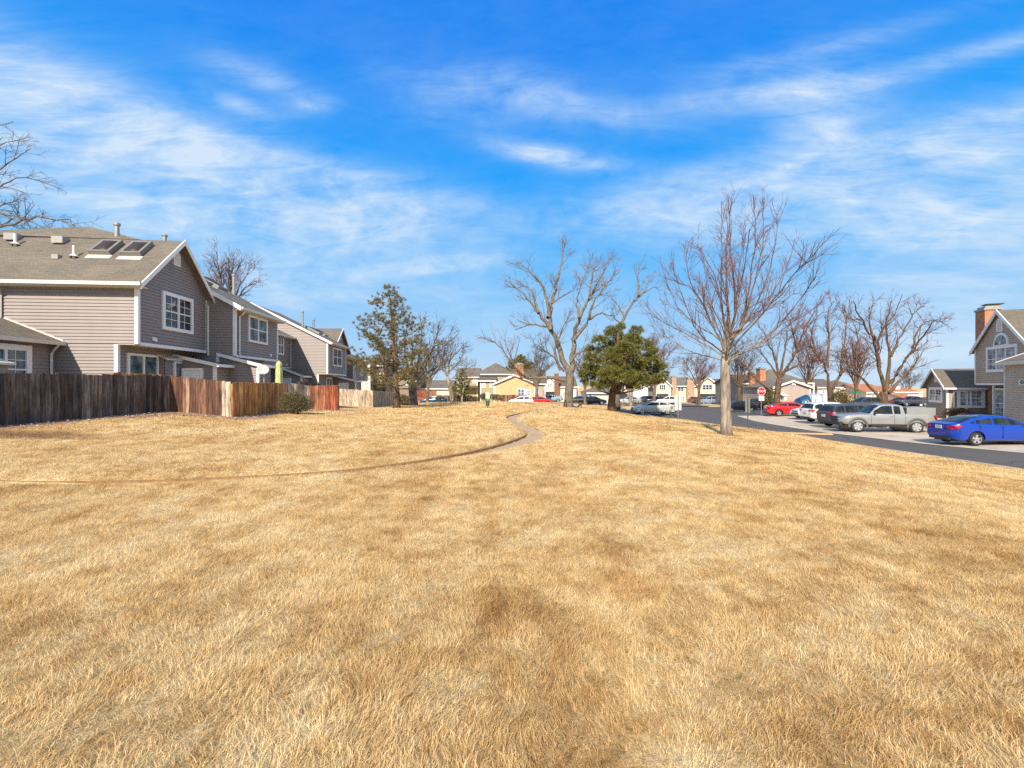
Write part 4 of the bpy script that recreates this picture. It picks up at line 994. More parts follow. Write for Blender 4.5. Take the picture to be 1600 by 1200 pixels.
bare_tree('young_tree', 'young bare tree with a pale straight trunk and upswept reddish branches at the lane edge', 'tree', (1135, 680), 18, [(1134, 640), (1133, 600), (1133, 560), (1135, 530), (1138, 495)], [[l[0], (1134.5, min(572, l[1][1]+18))]+[(1135+(x-1135)*.97, 545+(y-545)*.91) for x, y in l[1:]] for l in YL]+[[1.7, (1135, 530), (1138, 480), (1134, 420), (1137, 350)]], .195, BARK_YNG, TW_RED,
          [(3.0, 1.2, 27, .4, .0095), (3.2, .6, 32, .3, .006), (2.6, .32, 36, .15, .005)], 11, r_limb=.045, depth_spread=.45, t0=.2, wob=.2, taper=.72, tp_=3.0)
# old tree in the middle
OL = px_list([[1.5, (555,880),(490,700),(430,580),(350,470),(270,360),(170,280)], [1, (430,580),(420,440),(380,280),(290,190),(210,120)], [1.1, (415,500),(440,400),(480,240),(510,100),(520,0)], [1.3, (570,860),(580,640),(620,500),(690,380),(760,240),(820,110)],
 [.9, (590,640),(690,520),(700,420),(790,290),(900,170)], [.6, (690,510),(760,460),(830,490),(880,480)], [.8, (530,920),(400,900),(240,910),(170,800),(90,680),(20,630)], [.5, (520,860),(440,740),(330,700),(310,640)], [.7, (560,800),(600,740),(660,720),(720,640)],
 [.8, (500,850),(455,740),(455,690),(520,560),(560,440)], [.7, (350,470),(330,400),(300,300),(200,270)], [.6, (690,380),(700,250),(740,90)], [.5, (240,910),(210,860),(150,740),(120,640)], [.6, (440,400),(500,360),(560,320)], [.5, (400,560),(300,540),(190,580)], [.6, (620,500),(600,380),(640,260),(690,140)]], 760, 380, 4.287)
bare_tree('old_tree', 'large old bare tree with a thick pale trunk behind the picnic table', 'tree', (888, 628), 50, [(889, 612), (891, 595), (890, 580)], OL, .50, BARK_GREY, TW_TAN,
          [(1.5, 2.4, 36, .35, .02), (2.3, 1.1, 36, .25, .015), (2.2, .6, 38, .1, .011)], 5, r_limb=.25, depth_spread=.35)
bare_tree('bare_tree', 'bare tree rising behind the dense dark pine', 'tree', (964, 628), 56, [(964, 580), (966, 530), (969, 510)], px_list([[1, (895,550),(960,430),(1020,350),(1100,300),(1150,290)], [.8, (1020,350),(1010,230),(1030,140)], [.6, (930,500),(880,420),(860,360)], [.6, (990,390),(1060,330),(1090,240)], [.5, (900,540),(850,500),(840,450)]], 760, 380, 4.287),
          .35, BARK_GREY, TW_TAN, [(1.5, 2.2, 36, .35, .022), (1.7, 1.0, 36, .25, .018), (1.5, .6, 38, .1, .015)], 6, 'bare trees beyond the lawn', r_limb=.2)
bare_tree('bare_tree', 'multi stemmed bare tree just right of the tall thin pine', 'tree', (646, 626), 48, [(645, 612), (644, 598)], px_list([[1, (320,670),(290,560),(280,470),(300,400)], [1, (330,660),(350,560),(370,440),(360,360)], [.9, (335,650),(400,560),(440,440),(450,390)], [1, (340,660),(430,600),(500,560),(560,500)], [.7, (325,670),(270,600),(240,520),(250,440)], [.7, (345,700),(430,620),(470,600),(560,570)], [.7, (340,640),(420,500),(500,450)], [.6, (320,660),(320,540),(320,400)]], 540, 380, 3.077),
          .48, BARK_GREY, TW_GRY, [(1.8, 2.0, 36, .3, .02), (2.4, 1.0, 38, .2, .016), (2, .6, 38, .1, .013)], 7, 'bare trees beyond the lawn', r_limb=.19)
bare_tree('bare_tree', 'leaning pale trunked bare tree with a dense brown crown left of the olive house', 'tree', (707, 626), 56, [(705, 612), (699, 590)], px_list([[1, (490,640),(460,600),(450,520),(440,470)], [1, (490,640),(500,560),(530,480)], [.8, (480,620),(430,570),(400,520)], [.8, (495,620),(550,570),(570,520)], [.7, (480,620),(470,520),(500,450)], [.6, (500,660),(560,610),(610,590)]], 540, 380, 3.077),
          .28, BARK_YNG, TW_GRY, [(2.2, 1.9, 38, .2, .022), (2.6, 1.0, 38, .15, .018), (2, .6, 38, .1, .015)], 8, 'bare trees beyond the lawn', r_limb=.13)
bare_tree('bare_tree', 'small slender bare tree in front of the olive house wall', 'tree', (721, 627), 60, [(723, 612), (726, 600)], [[1, (726, 600), (735, 590), (741, 578), (743, 560)], [.8, (725, 602), (718, 590), (712, 575)], [.7, (726, 600), (728, 585), (730, 560)]],
          .13, BARK_YNG, TW_TAN, [(1.6, 1.3, 38, .2, .018), (2, .7, 38, .15, .014)], 9, 'bare trees beyond the lawn', r_limb=.08)
bare_tree('bare_tree', 'wide bare tree with a low crossing limb behind the stop sign', 'tree', (1213, 630), 52, [(1214, 615), (1218, 592)], px_list([[1, (640,960),(550,890),(480,800),(450,770)], [1, (665,900),(640,790),(600,700),(560,650)], [1.1, (670,890),(740,780),(770,680),(860,600)], [.9, (665,880),(690,760),(700,660),(760,580)], [.7, (660,890),(600,800),(540,740)], [.9, (680,870),(780,820),(860,780)], [.7, (740,780),(720,680),(690,600)], [.6, (770,680),(820,600),(840,560)]], 980, 270, 2.79),
          .36, BARK_BRN, TW_RED, [(1.6, 2.3, 36, .3, .022), (2.2, 1.0, 38, .2, .017), (2, .6, 38, .1, .014)], 12, 'bare trees along the parking lot', r_limb=.17)
bare_tree('bare_tree', 'bare tree with twin leaning stems behind the dark wagon', 'tree', (1299, 628), 46, [(1298, 612), (1296, 603)], px_list([[1, (885,955),(870,850),(820,780),(770,720)], [1.1, (890,950),(930,880),(1000,800),(1040,750)], [1, (872,850),(880,700),(870,600),(900,560)], [.8, (930,880),(940,760),(960,640),(940,560)], [.7, (820,780),(800,690),(830,620)], [.7, (1000,800),(1010,720),(980,640)]], 980, 270, 2.79),
          .33, BARK_BRN, TW_RED, [(1.6, 2.2, 36, .3, .02), (2.2, 1.0, 38, .2, .016), (2, .6, 38, .1, .013)], 13, 'bare trees along the parking lot', r_limb=.16)
bare_tree('bare_tree', 'bare tree with thick crooked limbs and rusty twigs behind the silver pickup', 'tree', (1382, 636), 40, [(1381, 622), (1380, 612)], px_list([[1.1, (1125,960),(1100,850),(1080,740),(1020,640),(985,560)], [1.1, (1130,940),(1150,800),(1120,680),(1150,560)], [.9, (1140,960),(1230,860),(1265,820),(1270,770)], [1, (1145,920),(1240,780),(1300,700),(1340,640)], [.9, (1110,990),(1010,880),(930,810),(890,790)], [.8, (1100,850),(1090,700),(1180,600),(1200,530)], [.7, (1150,800),(1200,690),(1260,600),(1290,580)], [.7, (1080,740),(1050,640),(1080,550)], [.6, (1240,780),(1260,690),(1310,640),(1380,650)], [.5, (1020,640),(970,640),(930,600)]], 980, 270, 2.79),
          .34, BARK_BRN, TW_RED, [(2.0, 1.9, 36, .3, .016), (2.6, .9, 38, .25, .012), (2.4, .5, 38, .1, .01)], 14, 'bare trees along the parking lot', r_limb=.17)
bare_tree('bare_tree', 'tall bare tree whose drooping branches enter at the left edge above the roof', 'tree', (-150, 660), 34, [(-148, 560), (-140, 480), (-120, 420)], [[1, (-120, 420), (-50, 330), (0, 290), (35, 275), (66, 283)], [1, (-120, 400), (-50, 300), (0, 262), (27, 250), (48, 232)], [1, (-125, 430), (-60, 370), (0, 355), (53, 339), (101, 344), (118, 352)], [.9, (-110, 380), (-60, 260), (-20, 200), (20, 190)], [.8, (-110, 400), (-40, 330), (10, 330), (60, 350), (75, 362)], [.7, (-110, 370), (-60, 280), (-10, 230), (38, 215)], [.7, (-60, 350), (0, 320), (40, 310)], [1, (-130, 430), (-200, 330), (-260, 250)], [1, (-130, 420), (-160, 300), (-170, 180)]],
          .4, BARK_GREY, TW_GRY, [(1.8, 1.9, 38, -.05, .015), (2.6, .9, 38, .0, .012), (2.2, .5, 40, .0, .009)], 15, r_limb=.16)
def fan(cx, cy, hx, hy, rx, ry, n, rg):
    """limbs from hub (hx,hy) into the upper part of an ellipse"""
    out = []
    for i in range(n):
        a = math.pi*(.02+.96*(i+.5)/n)+rg.uniform(-.1, .1); k = rg.uniform(.55, .9); ex, ey = cx+rx*math.cos(a)*k, cy-ry*math.sin(a)*k
        mx, my = hx+(ex-hx)*.45+rg.uniform(-.06, .06)*rx, hy+(ey-hy)*.6
        out.append([rg.uniform(.7, 1.1), (hx+(ex-hx)*.04, hy), (mx, my), (ex, ey)])
    return out
def fan_tree(label, bx, by, d, cx, cy, rx, ry, hub, n, r, seed, bark, tw, S, group='bare trees beyond the lawn'):
    rg = random.Random(seed)
    return bare_tree('bare_tree', label, 'tree', (bx, by), d, [(bx, (by+hub[1])/2), hub], fan(cx, cy, hub[0], hub[1], rx, ry, n, rg), r, bark, tw, S, seed, group, r_limb=r*.5)
S2 = [(2.0, 2.4, 36, .3, .028), (2.6, 1.4, 38, .2, .02), (1.6, .8, 40, .1, .017)]
S3 = [(2.2, 1.9, 38, .25, .02), (3.0, 1.0, 38, .15, .015), (2.4, .6, 38, .1, .012)]
fan_tree('round headed bare tree behind the second grey townhouse', 353, 600, 50, 355, 445, 56, 74, (354, 490), 9, .35, 21, BARK_GREY, TW_RED, S3)
fan_tree('bare tree between the old tree and the brick chimney house', 838, 628, 88, 842, 585, 26, 50, (839, 605), 8, .3, 22, BARK_GREY, TW_GRY, S2)
fan_tree('slim bare tree just right of the thick old trunk', 914, 628, 70, 914, 580, 20, 36, (914, 608), 6, .22, 23, BARK_GREY, TW_TAN, S2)
fan_tree('bare tree beside the white garage doors', 985, 628, 76, 990, 590, 28, 45, (986, 606), 7, .3, 24, BARK_YNG, TW_TAN, S2)
fan_tree('reddish bare tree peeping out behind the dense pine', 1022, 628, 90, 1030, 575, 34, 62, (1024, 600), 9, .35, 25, BARK_GREY, TW_RED, S2)
fan_tree('bare tree standing before the far brick chimney townhouses', 1092, 628, 92, 1092, 590, 34, 48, (1092, 608), 8, .3, 26, BARK_BRN, TW_RED, S2)
fan_tree('bare tree beyond the black sedan', 1155, 628, 84, 1155, 580, 34, 55, (1155, 606), 8, .34, 27, BARK_BRN, TW_GRY, S2)
fan_tree('bare tree in front of the far pink gabled house', 1262, 628, 78, 1268, 575, 40, 62, (1263, 602), 9, .34, 28, BARK_BRN, TW_RED, S2, 'bare trees along the parking lot')
fan_tree('bare tree filling the gap between the twin stemmed and crooked trees', 1338, 628, 70, 1338, 575, 34, 58, (1338, 604), 9, .3, 29, BARK_BRN, TW_RED, S2, 'bare trees along the parking lot')
fan_tree('low bare tree near the orange roofed house', 1418, 628, 95, 1420, 600, 24, 26, (1418, 616), 6, .22, 30, BARK_BRN, TW_GRY, S2, 'bare trees along the parking lot')
fan_tree('twiggy bare tree behind the pale grey board fence', 668, 626, 72, 672, 580, 26, 46, (669, 606), 8, .28, 31, BARK_GREY, TW_GRY, S2)
fan_tree('bare tree against the tan house wall at the end of the row', 600, 620, 66, 604, 580, 22, 40, (600, 600), 7, .25, 32, BARK_BRN, TW_GRY, S2)

# ------------------------------------------------------------------ conifers and shrubs
def needle_tufts(mb, rg, cen, rad, n, L, w, up=None):
    """n needles radiating from a centre"""
    for _ in range(n):
        d = np.array([rg.gauss(0, 1), rg.gauss(0, 1), rg.gauss(0, 1)])
        if up is not None: d = d+up
        d /= np.linalg.norm(d)+1e-9
        s_ = np.cross(d, [rg.gauss(0, 1), rg.gauss(0, 1), rg.gauss(0, 1)]); s_ /= np.linalg.norm(s_)+1e-9; l = L*rg.uniform(.7, 1.15); o = cen+d*rad*rg.uniform(0, .5)
        a, b_, c = o-s_*w, o+s_*w, o+d*l
        mb.add([tuple(a), tuple(b_), tuple(c)], [(0, 1, 2)])
NEED = leaf_mat('pine_needles', [(.045, .05, .01), (.11, .115, .022), (.20, .19, .035), (.32, .27, .07)], .15)
NEED2 = leaf_mat('olive_pine_needles', [(.085, .075, .02), (.15, .13, .035), (.23, .18, .055), (.30, .22, .09)], .15)
def conifer(name, label, bx, by, d, top_y, prof, r, seed, mat, bark, nb_, ntuft, tl, hub_y, rot=0, lean=0, bend=.12, per=26):
    """prof: list of (height fraction, half width in m)"""
    rg = random.Random(seed); x0, y0 = (bx-800)/F*d, d; z0 = h(x0, y0); H_ = CAMZ+(600-top_y)/F*d-z0; hb = CAMZ+(600-hub_y)/F*d-z0
    t = thing(name, label, 'tree', (x0, y0, z0), 0, None, (x0, y0, z0)); T, C_ = MB(), MB()
    tr = [np.array([x0+lean*(i/8)**1.5+rg.gauss(0, .03), y0+rg.gauss(0, .03), z0-.1+H_*.97*i/8]) for i in range(9)]
    T.tube(tr, [r*(1.35 if i == 0 else 1-.88*i/8) for i in range(9)], 10)
    for k in range(nb_):
        f = (k+.5)/nb_; f = hb/H_+(1-hb/H_)*f; a = k*2.4+rg.uniform(-.5, .5); hw = np.interp(f, [q[0] for q in prof], [q[1] for q in prof])*rg.uniform(.65, 1.1)
        i = f*8; j = min(int(i), 7); p0 = tr[j]*(1-(i-j))+tr[j+1]*(i-j); pts = [p0]; n = 5
        for q in range(1, n): g = q/(n-1); pts.append(p0+np.array([math.cos(a)*hw*g, math.sin(a)*hw*g, hw*(bend*g+.22*g*g-.12*math.sin(g*3))])+np.array([rg.gauss(0, .05) for _ in range(3)]))
        T.tube(pts, [max(.012, r*.28*(1-.8*q/(n-1))*(1.1-f)) for q in range(n)], 5, cap=False)
        m_ = max(3, int(ntuft*hw))
        for _ in range(m_):
            g = rg.uniform(.35, 1.03)**.7; q = g*(n-1); j = min(int(q), n-2); c = pts[j]*(1-(q-j))+pts[j+1]*(q-j)
            sp = .12+.26*hw*.4; c2 = c+np.array([rg.gauss(0, sp*.8), rg.gauss(0, sp*.8), rg.gauss(.04, sp*.4)])
            if rg.random() < .5: T.tube([c, c2], [.012, .008], 3, cap=False)
            needle_tufts(C_, rg, c2, .06, per, tl, tl*.06, np.array([math.cos(a)*.5, math.sin(a)*.5, .5]))
    T.build('trunk', bark, t, smooth=True); C_.build('crown', mat, t)
    return t
conifer('pine_tree', 'tall thin ponderosa pine with tufted open branches at the fence end', 620, 636, 40, 440, [(.1, 2.2), (.3, 3.3), (.45, 3.4), (.6, 3.0), (.75, 1.9), (.86, 1.6), (.95, .8), (1, .2)], .28, 41, NEED2, BARK_BRN, 66, 8.5, .27, 606, lean=-.7, per=26)
def lobed_pine(name, label, bx, by, d, lobes, ox, oy, k, r, seed, mat, bark, tl, dens, top):
    rg = random.Random(seed); x0, y0 = (bx-800)/F*d, d; z0 = h(x0, y0); t = thing(name, label, 'tree', (x0, y0, z0), 0, None, (x0, y0, z0)); T, C_ = MB(), MB()
    tp = [np.array([x0, y0, z0-.1])]+[np.array(P(px, py, d)) for px, py in top]; ln, L = resample(tp, 10); T.tube(ln, [r*(1.3 if i == 0 else 1-.75*i/9) for i in range(10)], 10)
    sc_ = d/F
    for (X, Y, rr_) in lobes:
        R0 = rr_/k*sc_*.92; dep = rg.uniform(-1, 1)*max(0.3, 3.6-abs((ox+X/k)-bx)*sc_*.55); c = np.array(P(ox+X/k, oy+Y/k, d+dep))
        j = int(np.argmin([abs(q[2]-(c[2]-R0*1.2-.4))+abs(q[0]-c[0])*.15 for q in ln])); p0 = ln[min(j, 8)]
        mid = (p0+c)/2+np.array([0, 0, -.25]); T.tube([p0, mid, c], [max(.03, r*.3), .04, .02], 6, cap=False)
        n = max(5, int(dens*R0*R0*9))
        for _ in range(n):
            v = np.array([rg.gauss(0, 1), rg.gauss(0, 1), rg.gauss(.15, .8)]); v /= np.linalg.norm(v); q = R0*rg.uniform(.55, 1.12); e = c+v*np.array([q, q, q*.78])
            if rg.random() < .35: T.tube([c+(e-c)*.2, e], [.016, .008], 3, cap=False)
            needle_tufts(C_, rg, e, .05, 22, tl, tl*.065, v*.9+np.array([0, 0, .35]))
    T.build('trunk', bark, t, smooth=True); C_.build('crown', mat, t); return t
lobed_pine('pine_tree', 'dense dark green pine with a broad ragged crown right of the picnic table', 957, 643, 43, [(850,600,62),(1000,590,45),(985,650,60),(760,650,48),(870,690,80),(1060,680,60),(1110,720,34),(720,780,62),(650,880,42),(840,800,75),(850,890,70),(740,890,52),(960,760,70),(1040,800,52),(1100,850,58),(1170,830,42),(1160,900,44),(950,890,62),(1040,900,50),(1200,880,26),(690,710,34),(900,560,30),(1030,960,30),(800,940,40),(700,940,28),(880,955,42),(970,950,40),(760,955,34),(1090,935,40),(655,930,26),(780,720,45),(940,640,45),(930,700,50),(990,720,45),(800,870,55),(900,820,60),(1000,850,55),(1070,770,45),(680,830,40),(1130,780,34),(1000,920,50),(850,740,55),(720,850,45),(1150,930,30)],
           760, 380, 4.287, .38, 42, NEED, BARK_BRN, .33, 19, [(955, 625), (959, 605), (963, 580), (965, 545), (966, 520)])
conifer('pine_tree', 'dark conifer showing above the roofs behind the orange brick chimney', 814, 628, 125, 554, [(.2, 4), (.6, 4), (.8, 3), (1, .5)], .4, 43, NEED, BARK_BRN, 50, 7, .8, 610, per=24)
conifer('pine_tree', 'dark narrow conifer left of the olive house', 722, 627, 84, 575, [(.1, 1.6), (.6, 1.3), (1, .2)], .25, 44, NEED, BARK_BRN, 40, 9, .4, 622, per=22)
conifer('pine_tree', 'dark green upright conifer just right of the stop sign', 1201, 632, 66, 608, [(.1, .8), (.6, .7), (1, .2)], .12, 45, NEED, BARK_BRN, 30, 12, .25, 630, per=22)
def shrub(name, label, cx, cy, zb, rx, ry, rz, n, leaf, mat, seed, flat=.0, group=None, twigs=True):
    rg = random.Random(seed); t = thing(name, label, 'shrub', (cx, cy, zb), 0, group); Lf, Tw = MB(), MB()
    lob = [(rg.uniform(-.6, .6), rg.uniform(-.6, .6), rg.uniform(-.1, .7), rg.uniform(.45, .65)) for _ in range(7)]+[(0, 0, .2, .8)]
    for _ in range(n):
        lx, ly, lz, lr = rg.choice(lob); d = np.array([rg.gauss(0, 1), rg.gauss(0, 1), rg.gauss(0, 1)]); d /= np.linalg.norm(d); q = lr*rg.uniform(.75, 1.02)
        c = np.array([(lx*.7+d[0]*q)*rx, (ly*.7+d[1]*q)*ry, max(.02, rz*.55*(1+(lz-.2)*.7+d[2]*q*1.0))])
        s_ = np.cross(d, [rg.gauss(0, 1), rg.gauss(0, 1), rg.gauss(0, 1)]); s_ /= np.linalg.norm(s_)+1e-9; u_ = d*.5+np.array([rg.gauss(0, .5), rg.gauss(0, .5), rg.gauss(.3, .5)])
        u_ /= np.linalg.norm(u_); w = leaf*.35
        Lf.add([tuple(c-s_*w), tuple(c+u_*leaf*.5-s_*w*.2+s_*w), tuple(c+u_*leaf), tuple(c+s_*w)], [(0, 1, 2, 3)])
    if twigs:
        for _ in range(40):
            a = rg.uniform(0, 6.28); q = rg.uniform(.2, .9); Tw.tube([(rg.gauss(0, .12*rx), rg.gauss(0, .12*ry), 0), (math.cos(a)*q*rx*.5, math.sin(a)*q*ry*.5, rz*.5), (math.cos(a)*q*rx, math.sin(a)*q*ry, rz*rg.uniform(.6, .95))], [.02, .014, .008], 4, cap=False)
        Tw.build('stem', BARK_BRN, t)
    Lf.build('foliage', mat, t); return t
JUN = leaf_mat('olive_shrub_leaves', [(.045, .045, .018), (.10, .095, .04), (.16, .145, .065), (.22, .19, .09)], .1)
BRNL = leaf_mat('brown_shrub_leaves', [(.05, .025, .015), (.11, .06, .035), (.17, .10, .06), (.24, .15, .09)], .1)
sxy = P(460, 640, 22.6)[:2]
shrub('clipped_shrub', 'round clipped olive green shrub against the board fences', sxy[0], sxy[1], h(*sxy)-.05, .93, .8, 1.12, 9000, .07, JUN, 51)
for (px, d, w, hh, lab) in ((1498, 34, 1.3, 1.15, 'brown leafless hedge bush left in front of the right hand house'), (1530, 31.5, 1.4, 1.0, 'brown hedge bush in the middle before the right hand entrance'), (1556, 29.5, 1.0, .9, 'small brown hedge bush nearest the garage wall')):
    x_, y_ = P(px, 640, d)[:2]; shrub('hedge_bush', lab, x_, y_, h(x_, y_)-.05, w, .8, hh, 4200, .10, BRNL, px, group='brown bushes by the right hand house')
for (px, d, w, hh, lab, mt) in ((757, 76, 1.2, 1.5, 'dark green clipped bush at the left end of the far hedge', JUN), (775, 76.5, 1.3, 1.4, 'dark green clipped bush at the right end of the far hedge', JUN), (741, 73, .6, .8, 'low brown bush left of the far hedge', BRNL), (631, 60, .9, 1.2, 'dark bush behind the tall thin pine trunk', JUN), (633, 50, .5, .45, 'tiny brown bush on the lawn right of the tall thin pine', BRNL), (686, 71, .6, .9, 'small bush right of the blue hatchback', JUN)):
    x_, y_ = P(px, 628, d)[:2]; shrub('bush', lab, x_, y_, h(x_, y_)-.05+(.4 if d > 70 else 0), w, .8, hh, 1500, .2, mt, px+1, twigs=False)
x_, y_ = P(1318, 628, 43)[:2]; shrub('bush', 'arching golden green bush between the twin stemmed tree and the pickup', x_, y_, h(x_, y_), 1.0, 1.0, 2.6, 3000, .14, leaf_mat('golden_leaves', [(.08, .06, .01), (.16, .11, .02), (.24, .17, .04)], .15), 77)

# ------------------------------------------------------------------ the right hand houses
RH = Frame(36.2, 36.0, -math.atan(.417)); NL = (-1, 0); NF = (0, -1)
SIDT2 = siding_mat('tan_siding', srgb(186, 166, 144))  # the right hand house's own tan paint colour
def txt(body, size, mat, parent, loc, rot, name='lettering', extr=.006):
    cu = bpy.data.curves.new('lettering', 'FONT'); cu.body = body; cu.size = size; cu.extrude = extr; cu.align_x = 'CENTER'; cu.align_y = 'CENTER'
    o = bpy.data.objects.new('tmp', cu); COL.objects.link(o); dg = bpy.context.evaluated_depsgraph_get()
    me = bpy.data.meshes.new_from_object(o.evaluated_get(dg)); bpy.data.objects.remove(o)
    q = bpy.data.objects.new(name, me); COL.objects.link(q); me.materials.clear(); me.materials.append(mat); q.parent = parent
    ox, oy, oz = OFF.get(top_of(parent).name, (0, 0, 0)); q.location = (loc[0]-ox, loc[1]-oy, loc[2]-oz); q.rotation_euler = rot
    return q
def right_house():
    gz = -1.15; r = RH.thing('house', 'two storey tan house with an arched gable window and brick chimney at the right edge', 'house', 0, 0, gz); w = MB(); ze, zr = 4.35, 6.9
    wall(w, (0, -6.5), (0, 0), 1.6, [(0, ze), (3.25, zr), (6.5, ze)], NL, lap=.15, lip=.04); w.box(.05, 9, -6.45, -.02, 1.62, ze-.05); w.box(.9, 9, -6.45, -.02, gz-.3, 1.6)
    wall(w, (.0, -8.2), (.0, -6.5), gz, 4.35, NL); w.build('wall', SIDT2, r)
    b_ = MB(); b_.box(.62, .88, -3.4, -.3, gz-.2, 1.56); b_.build('brick_wall', BRICK_BR, r)
    s = MB(); s.box(.0, .95, -6.45, 0, 1.54, 1.6); s.box(.05, .17, -2.3, -2.18, gz, 1.54); s.build('porch_post', WHITE, r)
    rf = MB(); k = (zr-ze)/3.25; o = .34
    rf.slab([(-.18, -3.25, zr), (9, -3.25, zr), (9, o, ze-o*k), (-.18, o, ze-o*k)], .12); rf.slab([(-.18, -3.25, zr), (-.18, -6.5-o, ze-o*k), (9, -6.5-o, ze-o*k), (9, -3.25, zr)], .12); rf.build('roof', ROOF, r)
    f = MB(); bar(f, (-.21, o, ze-o*k+.04), (-.21, -3.25, zr+.05), .06, .3); bar(f, (-.21, -3.25, zr+.05), (-.21, -6.5-o, ze-o*k+.04), .06, .3); f.box(-.04, .12, -.12, .04, 1.6, ze); f.box(-.05, 0, -6.5, -.12, 1.52, 1.66); f.build('fascia', WHITE, r)
    va, vb = RH.V(1543, 0), RH.V(1591.5, 0); z0, z1 = RH.Z(582, 0, va), RH.Z(543, 0, va)
    wn = window(r, (0, (va+vb)/2), V_, NL, abs(va-vb), z0, z1, trim=.2, bars=(1, 1), glass=GLASSB, halves=3, midrail=True)
    cv_ = (va+vb)/2; ra = abs(va-vb)/6+.16
    for nm, rr_, xo, mt in (('arch_frame', ra+.12, -.1, WHITE), ('arch_pane', ra-.08, -.125, GLASST)):
        mb = MB(); pts = [(cv_+rr_*math.cos(t), z1-.02+rr_*math.sin(t)*.95+.1) for t in np.linspace(0, math.pi, 17)]; pts += [(cv_-rr_, z1-.02), (cv_+rr_, z1-.02)] if nm == 'arch_frame' else []
        n = len(pts); mb.add([(xo, a, z) for a, z in pts]+[(.0, a, z) for a, z in pts], [tuple(range(n))]+[(i, (i+1) % n, (i+1) % n+n, i+n) for i in range(n)]); mb.build(nm, mt, wn)
    mb = MB()
    for t in np.linspace(math.pi*.2, math.pi*.8, 4): mb.tube([(-.13, cv_, z1+.1), (-.13, cv_+(ra-.08)*math.cos(t), z1+.08+(ra-.08)*math.sin(t)*.95)], .015, 4)
    mb.build('fan_bar', WHITE, wn)
    louvre(r, (0, -3.25), V_, NL, .72, 5.35, 6.3)
    window(r, (.6, RH.V(1564, .6)), V_, NL, 1.3, gz+.2, 1.3, trim=.16, bars=(1, 2), glass=GLASSB, halves=1)
    c = MB(); cx, cy = (1543-800)/F*40, 40.0; rel = (cx-36.2, cy-36.0); u0 = rel[0]*RH.c+rel[1]*RH.s; v0 = -rel[0]*RH.s+rel[1]*RH.c
    c.box(u0-.5, u0+.55, v0-.75, v0+.75, ze-1, 7.95); ch = c.build('chimney', BRICK_OR, r)
    c = MB(); c.box(u0-.58, u0+.63, v0-.83, v0+.83, 7.95, 8.1); c.box(u0-.42, u0+.47, v0-.65, v0+.65, 8.1, 8.3); c.build('chimney_crown', METAL, ch)
    c = MB(); c.box(u0-.3, u0+.85, v0-.55, v0+.3, 8.42, 8.5); [c.box(u0+a, u0+a+.04, v0-.5, v0-.46, 8.3, 8.42) for a in (-.2, .4)]; c.build('chimney_cap', DARK, ch)
    # garage wing towards the camera
    gu, gv = -2.1, -8.46; w = MB(); wall(w, (gu, gv-7), (gu, gv), gz-.3, 2.9, NL, lap=.15, lip=.04); w.box(gu+.05, gu+7, gv-7, gv-.02, gz-.3, 2.85); w.build('garage_wall', SIDT2, r)
    rf = MB(); rf.slab([(gu-.3, gv-7, 2.95), (gu-.3, gv+.35, 2.95), (gu+3.4, gv+.35, 4.5), (gu+3.4, gv-7, 4.5)], .12); rf.build('garage_roof', ROOF, r)
    f = MB(); f.box(gu-.38, gu-.3, gv-7, gv+.35, 2.78, 2.96); f.box(gu-.035, gu+.1, gv-.12, gv+.03, gz-.3, 2.85); f.box(gu-.3, gu, gv-7, gv+.3, 2.76, 2.79); bar(f, (gu-.3, gv+.36, 2.99), (gu+3.4, gv+.36, 4.54), .05, .2); f.build('garage_trim', CREAM, r)
    v1 = RH.V(1599, gu-.04); zt = RH.Z(597.5, gu, v1); p_ = MB(); p_.box(gu-.06, gu-.03, v1-.42, v1+.42, zt-.17, zt+.17); pl_ = p_.build('number_plate', CREAM, r)
    txt('424', .34, simple('bronze_numerals', (.03, .025, .02), .5), pl_, (gu-.075, v1, zt), (R(90), 0, R(-90)), 'house_number')
right_house()
